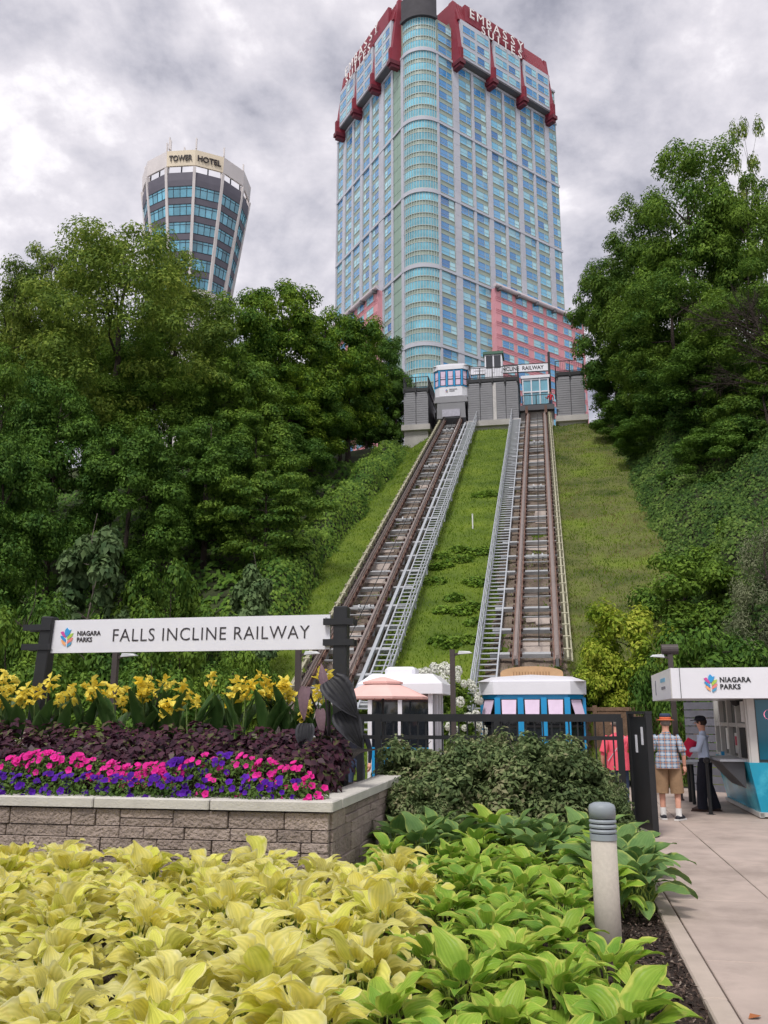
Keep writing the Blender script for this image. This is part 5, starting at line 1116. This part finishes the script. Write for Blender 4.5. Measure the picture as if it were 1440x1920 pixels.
# ---------------------------------------------------------------- parasol, booth, flowering bush, fences behind
M_pcan = mat('parasol_pink', lin(234, 188, 180), .85, .05, 3); M_pcan.node_tree.nodes['Principled BSDF'].inputs['Subsurface Weight'].default_value = 0
p = P(718, 1300, 18.3); x, y = loc(p.x, p.y); t = thing('parasol', 'pale pink two tier garden parasol before the white booth', 'parasol', x, y, 0)
def canopy(r0, z0, r1, z1, name):
    b = MB(); n = 8; b.v = [(r0 * math.cos(6.283 * k / n + .39), r0 * math.sin(6.283 * k / n + .39), z0) for k in range(n)]; mid = [((r0 * .5 + r1 * .5) * math.cos(6.283 * k / n + .39), (r0 * .5 + r1 * .5) * math.sin(6.283 * k / n + .39), z0 + (z1 - z0) * .52) for k in range(n)]; tip = [(r1 * math.cos(6.283 * k / n + .39), r1 * math.sin(6.283 * k / n + .39), z1) for k in range(n)]
    b.v += mid + tip + [(q[0] * .99, q[1] * .99, q[2] - .045) for q in b.v[:n]]; b.f = [(i, (i + 1) % n, (i + 1) % n + n, i + n) for i in range(n)] + [(n + i, n + (i + 1) % n, 2 * n + (i + 1) % n, 2 * n + i) for i in range(n)] + [tuple(range(2 * n, 3 * n))] + [(3 * n + i, 3 * n + (i + 1) % n, (i + 1) % n, i) for i in range(n)]; b.m = [0] * len(b.f); b.build(name, M_pcan, t)
canopy(.95, 2.10, .30, 2.38, 'canopy'); canopy(.42, 2.40, .05, 2.50, 'top_canopy')
MB().tube([(0, 0, 0), (0, 0, 2.5)], .025, 10).build('pole', M_blkmet, t); MB().lathe([(.25, 0), (.25, .06), (.05, .10), (.04, .3)], 20).build('base', M_blkmet, t)
for k in range(8): a = 6.283 * k / 8 + .39; MB().bar((0, 0, 2.32), (.9 * math.cos(a), .9 * math.sin(a), 2.08), .015, .02).build('rib', M_blkmet, t)
p = P(752, 1300, 20.0); x, y = loc(p.x, p.y); t = thing('ticket_booth', 'white framed booth with dark windows and blue panels behind the parasol', 'booth', x, y, 0)
b = MB(); b.box(-.66, .66, 0, 1.5, .05, 2.2); b.build('cabin', M_dkgl, t)
for q in (-.70, -.02, .66): MB().box(-.045, .045, -.05, .05, 0, 2.25).build('frame_post', M_white, t, at=(q, 0, 0))
for q in (.5, 1.0, 1.5): MB().box(-.045, .045, -.04, .04, 0, 2.25).build('frame_post', M_white, t, at=(.70, q, 0))
for q in (-.36, .32): MB().box(-.29, .29, -.04, 0, .05, 1.05).build('blue_panel', M_blue, t, at=(q, 0, 0))
MB().box(-.12, .12, -.055, -.042, .75, 1.12).build('notice', mat('paper', (.8, .8, .78), .7), t, at=(-.1, 0, 0))
b = MB(); b.add([(-.95, -.2, 2.2), (.95, -.2, 2.2), (.95, 1.75, 2.2), (-.95, 1.75, 2.2), (-.95, -.2, 2.42), (.95, -.2, 2.42), (.95, 1.75, 2.42), (-.95, 1.75, 2.42), (-.7, .1, 2.64), (.7, .1, 2.64), (.7, 1.5, 2.64), (-.7, 1.5, 2.64)], [(3, 2, 1, 0), (0, 1, 5, 4), (1, 2, 6, 5), (2, 3, 7, 6), (3, 0, 4, 7), (4, 5, 9, 8), (5, 6, 10, 9), (6, 7, 11, 10), (7, 4, 8, 11), (8, 9, 10, 11)]); b.build('roof', M_white, t)
b = MB(); b.bbox(-.45, .25, .4, 1.1, 2.64, 2.82, .06); b.build('cooling_unit', M_white, t)
MB().tube([(0, 0, 0), (0, -.08, 0)], .04, 10).build('camera_dome', M_black, t, at=(.0, -.2, 2.33))
p = P(826, 1330, 24.5); x, y = loc(p.x, p.y); hz_ = make_tree(60, 2.95, 1.2, F_mid, 46, 190, .12, -.1, .8, .04, csize=.26); t = thing('hydrangea_bush', 'bush covered with round white flower heads behind the street lamp', 'shrub', x, y, .1); obj('trunk', hz_[0], t); obj('foliage', hz_[1], t)
M_hyd = leafmat('hydrangea_white', (.72, .74, .62), (.86, .86, .80), 3, 12, .2, .7, .08, gloss=.1)
rng = np.random.default_rng(5)
HB_ = []
for k in range(3):
    d = norm(rng.normal(0, 1, (90, 3))); HB_.append(bigmesh('flower_head', leaf_quads(d * .085, d, .05, .9, .3, rng), 4, M_hyd))
rb = random.Random(9)
for k in range(64):
    a = rb.uniform(math.pi * .95, math.pi * 2.05); e = rb.uniform(-.2, 1.45); o = obj('flower_head', rb.choice(HB_), t, (1.15 * math.cos(a) * math.cos(e), 1.1 * math.sin(a) * math.cos(e), 1.45 + 1.5 * math.sin(e))); s_ = rb.uniform(.8, 1.5); o.scale = (s_, s_, s_ * 1.1)
M_wood = mat('weathered_wood', lin(120, 96, 78), .85, .2, 6, .3, 30, rnd=.12)
t = thing('lattice_fence', 'brown wooden fence of diagonal boards behind the lower car', 'fence', 1.45, 25.6, 0)
for x in (-1.9, -.4, 1.0, 2.4, 3.8): MB().box(-.06, .06, -.05, .05, 0, 2.0).build('post', M_wood, t, at=(x, 0, 0))
for z in (.1, 1.9): MB().box(-1.9, 3.8, -.03, .03, -.05, .05).build('rail', M_wood, t, at=(0, 0, z))
for pnl in range(4):
    x0 = -1.84 + pnl * 1.4
    for k in range(-12, 13):
        s_ = 1 if pnl % 2 else -1; c = x0 + .67 + k * .16; pts = []
        for q in np.linspace(-1, 1, 41):
            xx, zz = c + s_ * q * .9, 1.0 + q * .9
            if x0 <= xx <= x0 + 1.3: pts.append((xx, zz))
        if len(pts) > 3: MB().bar((pts[0][0], 0, pts[0][1]), (pts[-1][0], 0, pts[-1][1]), .02, .12, up=(0, 0, 1)).build('board', M_wood, t)
M_gslat = mat('grey_slat', lin(104, 104, 112), .8, .12, 5, .2, 40, rnd=.10)
p = P(1288, 1400, 21.5); x, y = loc(p.x, p.y); t = thing('slat_screen', 'grey horizontal board screen beside the ticket kiosk', 'fence', x, y, 0, R(-38))
for k in range(11): MB().box(0, 1.55, -.015, .015, .02 + k * .185, .185 + k * .185).build('board', M_gslat, t)
for x in (.1, 1.5): MB().box(-.04, .04, .015, .09, 0, 2.1).build('post', M_blkmet, t, at=(x, 0, 0))
t = thing('bin_wall', 'low pale concrete block wall behind the two men', 'wall', 1.62, 20.6, 0); MB().bbox(0, .4, 0, .4, 0, 1.5, .02).build('block', M_conc, t)
t = thing('low_cabinet', 'low pale utility cabinet beside the far post of the long sign', 'cabinet', -8.9, 14.2, 0); MB().bbox(-.45, .45, -.3, .3, 0, 1.62, .03).build('body', M_conc, t); MB().box(-.5, .5, -.35, .35, 1.62, 1.68).build('lid', M_dkgrey, t); MB().box(-.36, .36, -.31, -.3, .3, 1.4).build('door', M_concw, t)
# ---------------------------------------------------------------- ticket kiosk
M_teal = mat('kiosk_teal_panel', lin(44, 178, 208), .25, .22, 1.6, c2=lin(92, 212, 232), c3=lin(30, 164, 200), spec=.5)
M_tglass = glassmat('kiosk_teal_glass', lin(20, 96, 118), .08, .1, .8); M_clear = glassmat('kiosk_clear', lin(90, 98, 96), .06, .2, .8)
M_frame = mat('kiosk_frame', lin(196, 194, 190), .5, .05, 3, metal=.1)
t = thing('ticket_kiosk', 'white roofed ticket kiosk with teal panels and counter window', 'kiosk', 3.2, 16.5, 0)
b = MB(); b.box(.3, 4.0, .2, 3.2, 0, .14); b.build('plinth', M_concw, t)
b = MB(); b.add([(.16, .16, .12), (4.2, .16, .12), (4.2, 3.3, .12), (.16, 3.3, .12), (0, 0, .95), (4.2, 0, .95), (4.2, 3.3, .95), (0, 3.3, .95)], [(3, 2, 1, 0), (4, 5, 6, 7), (0, 1, 5, 4), (1, 2, 6, 5), (2, 3, 7, 6), (3, 0, 4, 7)]); b.build('base', M_teal, t)
MB().box(.13, 4.2, .12, .2, .06, .13).build('base_trim', M_frame, t); MB().box(.12, .2, .12, 3.3, .05, .12).build('base_trim', M_frame, t)
MB().box(.34, .352, -.02, .05, .14, .93).build('panel_joint', M_black, t)
b = MB(); b.box(.10, 4.1, .10, 3.2, .95, 2.02); b.build('glass_wall', M_clear, t)
MB().box(.20, 1.6, .075, .098, 1.0, 2.0).build('front_pane', M_tglass, t); MB().box(1.66, 4.0, .075, .098, 1.0, 2.0).build('front_pane', M_tglass, t)
for y in (.1, .95, 1.8, 2.65, 3.2): MB().box(.02, .12, -.05, .05, .95, 2.04).build('frame_post', M_frame, t, at=(0, y, 0))
MB().box(.05, .17, .02, .12, .95, 2.04).build('frame_post', M_frame, t)
for z in (.97, 1.56): MB().box(.03, .11, .12, 3.2, -.03, .04).build('transom', M_frame, t, at=(0, 0, z))
for y, z0, z1 in ((1.2, 1.06, 1.42), (2.05, 1.1, 1.5), (.45, 1.62, 1.98)): MB().box(.045, .06, -.14, .14, z0, z1).build('notice', mat('paper', (.8, .8, .78), .7), t, at=(0, y, 0))
MB().box(.040, .046, -.09, .09, 1.2, 1.36).build('notice_print', mat('notice_red', lin(206, 70, 96), .7), t, at=(0, 1.2, 0))
MB().box(.03, .05, .25, .75, 1.0, 1.52).build('open_hatch', M_black, t)
b = MB(); b.box(-.42, .06, .3, 1.9, .95, .99); b.build('counter', M_galv2, t); b = MB(); b.add([(-.40, .4, .94), (0, .4, .94), (0, .4, .5), (-.40, 1.8, .94), (0, 1.8, .94), (0, 1.8, .5)], [(0, 2, 1), (3, 4, 5), (0, 1, 4, 3), (0, 3, 5, 2), (1, 2, 5, 4)]); b.build('counter_bracket', M_dkgrey, t)
b = MB(); b.box(-.75, -.0, 2.3, 3.1, .80, .84); b.build('side_shelf', M_galv2, t); MB().box(-.06, .0, 2.25, 2.3, .8, 1.05).build('shelf_upstand', M_blue, t)
MB().tube([(-.6, 2.5, 0), (-.6, 2.5, .8)], .035, 10).build('shelf_leg', M_blkmet, t); MB().tube([(-.6, 3.0, 0), (-.6, 3.0, .8)], .035, 10).build('shelf_leg', M_blkmet, t)
fa = MB(); fa.box(-1.25, 4.6, -.5, 2.6, 2.02, 2.53); fo = fa.build('roof_fascia', M_white, t)
MB().box(-1.255, -1.24, -.504, -.49, 2.02, 2.53).build('corner_trim', M_frame, t); MB().box(-1.10, -1.09, -.508, -.501, 2.02, 2.53).build('panel_seam', M_dkgrey, t)
leaf_logo(t, -.60, 2.27, .27, -.51); lettering(t, 'NIAGARA\nPARKS', .155, -.45, -.505, 2.27, mat('black_print', (.03, .03, .035), .5), 'LEFT', .005, 1.08, fit=(.50, .205))
for k in range(4): MB().box(-1.256, -1.25, -.9 + k * .03 - .0, -.88 + k * .03, 2.12, 2.4).build('side_print', M_ltext, t, at=(0, 2.7, 0))
MB().box(-1.256, -1.25, .3, 1.0, 2.33, 2.40).build('side_print', mat('side_blue', lin(120, 178, 206), .6), t, at=(0, .0, 0)); MB().box(-1.256, -1.25, .3, .9, 2.2, 2.25).build('side_print', M_ltext, t)
b = MB(); b.lathe([(.10, -.02), (.10, .0), (.07, -.08), (.0, -.1)], 16); b.build('camera_dome', M_black, t, at=(.0, .7, 2.0))
M_neon = bpy.data.materials.new('neon'); M_neon.use_nodes = True; nb_ = M_neon.node_tree.nodes['Principled BSDF']; nb_.inputs['Base Color'].default_value = (.9, .2, .3, 1); nb_.inputs['Emission Color'].default_value = (1, .25, .35, 1); nb_.inputs['Emission Strength'].default_value = 1.6
lettering(t, 'OPEN', .27, .30, .062, 1.74, M_neon, 'LEFT', -.012, 1.05)
# queue posts
for i, (x, y, lb) in enumerate(((2.62, 17.2, 'black queue post with round head before the kiosk counter'), (2.75, 18.6, 'black queue post behind the kiosk shelf'))):
    t = thing('queue_post', lb, 'post', x, y, 0); MB().tube([(0, 0, 0), (0, 0, .92)], .032, 12).build('pole', M_blkmet, t); MB().lathe([(.03, .90), (.062, .93), (.062, .97), (.03, 1.0), (0, 1.005)], 16).build('head', M_blkmet, t); MB().lathe([(.16, 0), (.16, .015), (.04, .04)], 20).build('foot', M_blkmet, t)
MB().bar((0, 0, .8), (.3, 1.3, .62), .02, .05).build('belt', M_blkmet, t)
# ================================================================ PEOPLE (forward = +y of the figure)
M_skin = mat('skin', lin(214, 160, 138), .55, .06, 12, spec=.35)
M_hairg = mat('hair_grey', lin(120, 112, 106), .8, .15, 60); M_haird = mat('hair_dark', lin(52, 42, 38), .8, .15, 60)
def plaid(name):
    m = mat(name, lin(150, 160, 172), .85, .05); t = m.node_tree; b = t.nodes['Principled BSDF']; tc = t.nodes.new('ShaderNodeTexCoord'); sx = t.nodes.new('ShaderNodeSeparateXYZ'); t.links.new(tc.outputs['Object'], sx.inputs[0])
    def band(sock, freq, ph, th):
        a = t.nodes.new('ShaderNodeMath'); a.operation = 'MULTIPLY_ADD'; a.inputs[1].default_value = freq; a.inputs[2].default_value = ph; t.links.new(sock, a.inputs[0])
        s = t.nodes.new('ShaderNodeMath'); s.operation = 'SINE'; t.links.new(a.outputs[0], s.inputs[0]); r = t.nodes.new('ShaderNodeMapRange'); r.inputs[1].default_value = th; r.inputs[2].default_value = th + .15; t.links.new(s.outputs[0], r.inputs[0]); return r.outputs[0]
    col = None; base = lin(86, 118, 150)
    prev = None
    for sock, fq, ph, th, c, f in ((sx.outputs[0], 66, 0, .25, lin(188, 196, 204), .6), (sx.outputs[2], 66, 0, .25, lin(188, 196, 204), .6), (sx.outputs[0], 66, 3.0, .75, lin(178, 128, 92), .7), (sx.outputs[2], 66, 3.0, .75, lin(178, 128, 92), .7), (sx.outputs[2], 132, 1, .85, lin(56, 74, 104), .6)):
        mx = t.nodes.new('ShaderNodeMix'); mx.data_type = 'RGBA'; k = t.nodes.new('ShaderNodeMath'); k.operation = 'MULTIPLY'; k.inputs[1].default_value = f; t.links.new(band(sock, fq, ph, th), k.inputs[0]); t.links.new(k.outputs[0], mx.inputs[0])
        if prev is None: mx.inputs[6].default_value = (*base, 1)
        else: t.links.new(prev, mx.inputs[6])
        mx.inputs[7].default_value = (*c, 1); prev = mx.outputs[2]
    t.links.new(prev, b.inputs['Base Color']); return m
def hand(b, w_, d, side, mi, curl=.6):       # palm, four bent fingers, thumb
    d = d.normalized(); sd = d.cross(Vector((0, 1, 0)));
    if sd.length < .2: sd = d.cross(Vector((0, 0, 1)))
    sd.normalize(); n_ = sd.cross(d)
    b.tube([w_ - d * .01, w_ + d * .04, w_ + d * .085], [.026, .036, .030], 8, mi)
    for i, ln in enumerate((.070, .080, .075, .058)):
        a = w_ + d * .08 + n_ * ((i - 1.5) * .018); m = a + d * ln * .5 + sd * side * -.004; e = m + (d * (1 - curl) + sd * side * -curl).normalized() * ln * .5; b.tube([a, m, e], [.0095, .009, .007], 6, mi)
    a = w_ + d * .03 + n_ * -.03; b.tube([a, a + (d * .7 - n_ * .6).normalized() * .035, a + (d * .9 - n_ * .25).normalized() * .068], [.012, .011, .008], 6, mi)
def person(label, x, y, z, rz_, H, mats, J=None, belly=1.0, hair=None, sleeve='short', legs='long', extra=None):
    s = H / 1.75; t = thing('person', label, 'person', x, y, z, rz_)
    j = dict(pel=(0, 0, .95), spi=(0, .02 * belly, 1.14), che=(0, 0, 1.36), nek=(0, 0, 1.50), hd0=(0, .015, 1.57), hd1=(0, .03, 1.66), hd2=(0, .02, 1.715),
             hL=(-.10, 0, .90), kL=(-.11, .03, .49), aL=(-.115, 0, .10), tL=(-.13, .15, .04), hR=(.10, 0, .90), kR=(.11, .03, .49), aR=(.115, 0, .10), tR=(.13, .15, .04),
             sL=(-.19, 0, 1.41), eL=(-.27, -.02, 1.14), wL=(-.28, .06, .90), sR=(.19, 0, 1.41), eR=(.27, -.02, 1.14), wR=(.28, .06, .90))
    j.update(J or {}); names = list(j); V = [Vector(j[k]) * s for k in names]; ix = {k: i for i, k in enumerate(names)}
    rad = dict(pel=(.165 * belly ** .5, .125 * belly), spi=(.155 * belly ** .7, .125 * belly ** 1.3), che=(.17, .125), nek=(.062, .06), hd0=(.062, .075), hd1=(.078, .096), hd2=(.05, .062), hL=(.095, .10), kL=(.06, .062), aL=(.043, .045), tL=(.04, .03), sL=(.07, .068), eL=(.045, .045), wL=(.03, .03))
    for k in ('h', 'k', 'a', 't', 's', 'e', 'w'): rad[k + 'R'] = rad[k + 'L']
    E = [('pel', 'spi', 1), ('spi', 'che', 1), ('che', 'nek', 1), ('nek', 'hd0', 0), ('hd0', 'hd1', 0), ('hd1', 'hd2', 0)]
    for q in 'LR': E += [('pel', 'h' + q, 2), ('h' + q, 'k' + q, 2), ('k' + q, 'a' + q, 2 if legs == 'long' else 0), ('a' + q, 't' + q, 3), ('che', 's' + q, 1), ('s' + q, 'e' + q, 1), ('e' + q, 'w' + q, 1 if sleeve == 'long' else 0)]
    me = bpy.data.meshes.new('skeleton'); me.from_pydata(V, [(ix[a], ix[c]) for a, c, _ in E], []); o = bpy.data.objects.new('skeleton', me); COL.objects.link(o)
    sk = o.modifiers.new('Skin', 'SKIN'); sk.use_smooth_shade = True; sk.branch_smoothing = .6
    for i, k in enumerate(names): sv = me.skin_vertices[0].data[i]; sv.radius = (rad[k][0] * s, rad[k][1] * s); sv.use_root = (k == 'pel')
    ss = o.modifiers.new('Sub', 'SUBSURF'); ss.levels = 2; ss.render_levels = 2; bpy.context.view_layer.update()
    bm_ = bpy.data.meshes.new_from_object(o.evaluated_get(bpy.context.evaluated_depsgraph_get())); bpy.data.objects.remove(o); bpy.data.meshes.remove(me)
    b = MB(); b.v = [tuple(v.co) for v in bm_.vertices]; seg = [(V[ix[a]], V[ix[c]], m_, (rad[a][0] + rad[c][0]) * .5 * s) for a, c, m_ in E]
    for p_ in bm_.polygons:
        c = p_.center; bi, bd = 0, 9
        for a, e, m_, rr_ in seg:
            d = e - a; tt = max(0, min(1, (c - a).dot(d) / d.length_squared)); ds = (c - a - d * tt).length / rr_
            if ds < bd: bd, bi = ds, m_
        if bi == 1 and c.z < (.93 if belly > 1.1 else .97) * s and abs(c.x) < .24 * s: bi = 2
        if bi == 2 and c.z > .99 * s: bi = 1
        if bi == 1 and c.z > 1.50 * s and abs(c.x) < .085 * s: bi = 0
        b.f.append(tuple(p_.vertices)); b.m.append(bi)
    bpy.data.meshes.remove(bm_)
    for q, sg2 in (('L', -1), ('R', 1)): hand(b, V[ix['w' + q]], (V[ix['w' + q]] - V[ix['e' + q]]), sg2, 0)
    hd = V[ix['hd1']]; 
    b.add([hd + Vector(v) * s for v in ((-.012, .085, -.02), (.012, .085, -.02), (0, .122, -.025), (0, .088, .03))], [(0, 1, 2), (0, 2, 3), (1, 3, 2)], 0)
    body = b.build('body', [M_skin, mats[0], mats[1], mats[2]], t, True)
    for sx2 in (-1, 1):
        MB().lathe([(.004, -.03), (.016, -.015), (.018, .01), (.008, .03)], 8).build('ear', M_skin, t, True, at=hd + Vector((sx2 * .079, .0, -.01)) * s); MB().lathe([(.002, -.008), (.009, 0), (.002, .008)], 8).build('eye', M_haird, t, at=hd + Vector((sx2 * .03, .088, .012)) * s)
    MB().box(-.022, .022, -.004, .006, -.003, .004).build('mouth', mat('lip', lin(176, 108, 98), .6), t, at=hd + Vector((0, .084, -.052)) * s)
    if hair: 
        hb = MB(); hb.lathe([(.060, -.05), (.084, -.01), (.086, .03), (.07, .065), (.035, .085), (0, .09)], 16); hb.v = [(v[0] * .97, v[1] * 1.12 - .018, v[2]) for v in hb.v]; hb.build('hair', hair, t, True, at=hd + Vector((0, -.008, .005)) * s)
    for q in 'LR':                              # shoes
        a = V[ix['a' + q]]; e = V[ix['t' + q]]; d = Vector((e.x - a.x, e.y - a.y, 0)).normalized(); z_ = min(a.z, .1 * s); sb = MB(); sb.tube([a - d * .075 - Vector((0, 0, z_ - .035)), a + d * .0 - Vector((0, 0, z_ - .05)), a + d * .10 - Vector((0, 0, z_ - .042)), a + d * .185 - Vector((0, 0, z_ - .03))], [.035, .048, .046, .026], 10); sb.build('shoe', mats[2], t, True)
        so_ = MB(); so_.bar(a - d * .10 - Vector((0, 0, z_ - .012)), a + d * .20 - Vector((0, 0, z_ - .012)), .085, .022); so_.build('shoe_sole', extra or mats[2], t)
    return t, V, ix, s
def tubecloth(t, name, pts, rad, m, n=14): MB().tube(pts, rad, n, cap=False).build(name, m, t, True)
M_khaki = mat('khaki', lin(150, 122, 94), .9, .12, 8, .2, 30); M_navy = mat('navy_cloth', lin(28, 30, 42), .9, .15, 8, .2, 30); M_pale = mat('pale_blue_shirt', lin(200, 216, 242), .85, .05, 8, .15, 20)
M_pinks = mat('coral_shirt', lin(232, 92, 110), .85, .06, 8, .15, 20); M_dsh = mat('dark_shoe', lin(36, 36, 46), .6); M_brs = mat('brown_shoe', lin(60, 42, 36), .5); M_sole = mat('white_sole', (.75, .74, .72), .6); M_jean = mat('denim', lin(60, 74, 100), .9, .15, 9)
t, V, ix, s = person('man in plaid shirt, khaki shorts and straw brimmed navy hat', 1.83, 16.2, .03, R(-8), 1.67, (plaid('plaid'), M_khaki, M_dsh), dict(eL=(-.27, -.01, 1.15), wL=(-.26, .10, .95), eR=(.28, -.03, 1.14), wR=(.28, .04, .90), hd1=(.01, .03, 1.655), kL=(-.13, .02, .49), kR=(.13, .02, .49), aL=(-.13, .04, .10), aR=(.13, -.06, .10), tL=(-.16, .19, .04), tR=(.20, .09, .04)), 1.32, M_hairg, legs='short', extra=M_sole)
tubecloth(t, 'shirt_hem', [V[ix['spi']] + Vector((0, .01, -.02)), V[ix['pel']] + Vector((0, .0, .02)), V[ix['pel']] + Vector((0, -.01, -.09))], [.19, .205, .205], MATS['plaid'], 20)
for q in 'LR':
    h_, k_ = V[ix['h' + q]], V[ix['k' + q]]; tubecloth(t, 'shorts_leg', [h_ + Vector((0, 0, .03)), h_.lerp(k_, .5), k_ + Vector((0, -.01, -.04))], [.125, .118, .112], M_khaki); a = V[ix['a' + q]]; tubecloth(t, 'sock', [a - Vector((0, 0, .03)), a + Vector((0, 0, .10))], [.05, .05], M_sole)
    sh, el = V[ix['s' + q]], V[ix['e' + q]]; tubecloth(t, 'sleeve', [sh + Vector((0, 0, .045)), sh.lerp(el, .2), sh.lerp(el, .9)], [.02, .060, .066], MATS['plaid'])
hb = MB(); hb.lathe([(.145, .0), (.150, .008), (.10, .018), (.098, .02)], 24); hb.build('hat_brim', mat('hat_straw', lin(196, 110, 74), .85), t, True, at=V[ix['hd1']] + Vector((0, -.01, .045)))
hb = MB(); hb.lathe([(.099, .015), (.097, .055)], 24); hb.build('hat_band', mat('hat_orange', lin(206, 104, 66), .8), t, True, at=V[ix['hd1']] + Vector((0, -.01, .045)))
hb = MB(); hb.lathe([(.096, .055), (.09, .10), (.075, .118), (.03, .112), (0, .108)], 24); hb.build('hat_crown', mat('hat_navy', lin(58, 70, 96), .85), t, True, at=V[ix['hd1']] + Vector((0, -.01, .045)))
t, V, ix, s = person('man in pale blue shirt and dark trousers holding a red folder', 2.66, 17.7, .03, R(74), 1.66, (M_pale, M_navy, M_brs), dict(eL=(-.25, .06, 1.16), wL=(-.08, .26, 1.14), eR=(.25, .05, 1.16), wR=(.07, .27, 1.12), kL=(-.11, .08, .50), aL=(-.115, .09, .10), tL=(-.12, .24, .04), kR=(.11, -.01, .50), aR=(.115, -.13, .10), tR=(.12, .02, .04)), 1.05, M_haird, 'long')
fb = MB(); fb.bbox(-.13, .13, -.012, .012, -.16, .16, .008); fb.build('folder', mat('folder_red', lin(214, 40, 78), .5), None)
fd = bpy.data.objects['folder']; fd.parent = None; w0 = t.matrix_basis @ Vector((-.16, .24, 1.13)); fd.location = w0; fd.rotation_euler = (.5, .4, R(30) - TH); tag(fd, 'bright red folder held by the man in the pale blue shirt', 'folder')
hb = MB(); hb.lathe([(.094, .0), (.096, .03), (.085, .07), (.05, .092), (0, .098)], 20); hb.v = [(v[0], v[1] * 1.1, v[2]) for v in hb.v]; hb.build('cap', M_navy, t, True, at=V[ix['hd1']] + Vector((0, -.005, .035)))
hb = MB(); hb.add([(-.07, .07, .0), (.07, .07, .0), (.06, .16, -.012), (.0, .185, -.015), (-.06, .16, -.012), (-.07, .07, .012), (.07, .07, .012), (.06, .16, 0), (0, .185, -.003), (-.06, .16, 0)], [(4, 3, 2, 1, 0), (5, 6, 7, 8, 9), (0, 1, 6, 5), (1, 2, 7, 6), (2, 3, 8, 7), (3, 4, 9, 8), (4, 0, 5, 9)]); hb.build('cap_visor', M_navy, t, at=V[ix['hd1']] + Vector((0, -.005, .045)))
for q in 'LR':
    k_, a = V[ix['k' + q]], V[ix['a' + q]]; tubecloth(t, 'trouser_leg', [V[ix['h' + q]], k_, a + Vector((0, 0, -.05))], [.115, .088, .092], M_navy); sh, el = V[ix['s' + q]], V[ix['e' + q]]; tubecloth(t, 'sleeve', [sh, el, V[ix['w' + q]]], [.082, .065, .045], M_pale)
p = P(1155, 1350, 16.0); x, y = loc(p.x, p.y)
t, V, ix, s = person('grey haired man in coral pink shirt standing behind the fence pickets', x, y, .0, R(5), 1.68, (M_pinks, M_jean, M_dsh), dict(), 1.25, M_hairg)
for q in 'LR': sh, el = V[ix['s' + q]], V[ix['e' + q]]; tubecloth(t, 'sleeve', [sh + Vector((0, 0, .04)), sh.lerp(el, .2), sh.lerp(el, .95)], [.02, .062, .068], M_pinks)
tubecloth(t, 'shirt_hem', [V[ix['spi']], V[ix['pel']], V[ix['pel']] + Vector((0, 0, -.1))], [.19, .205, .21], M_pinks, 20)
MB().bar(V[ix['sR']] + Vector((-.06, -.14, .03)), V[ix['pel']] + Vector((-.2, -.14, .05)), .02, .008).build('bag_strap', mat('strap', (.5, .5, .52), .7), t)
p = P(668, 1330, 16.6); x, y = loc(p.x, p.y)
person('person in dark navy top standing beside the parasol', x, y, 0, R(175), 1.72, (M_navy, M_jean, M_dsh), dict(), 1.0, M_haird, 'long')
person('person in red top on the landing of the empty upper berth', .62, 69.6, ZU + 1.33, R(160), 1.7, (mat('red_top', lin(190, 40, 56), .8), M_jean, M_dsh), dict(wR=(.30, .22, 1.2)), 1.0, M_haird, 'long')
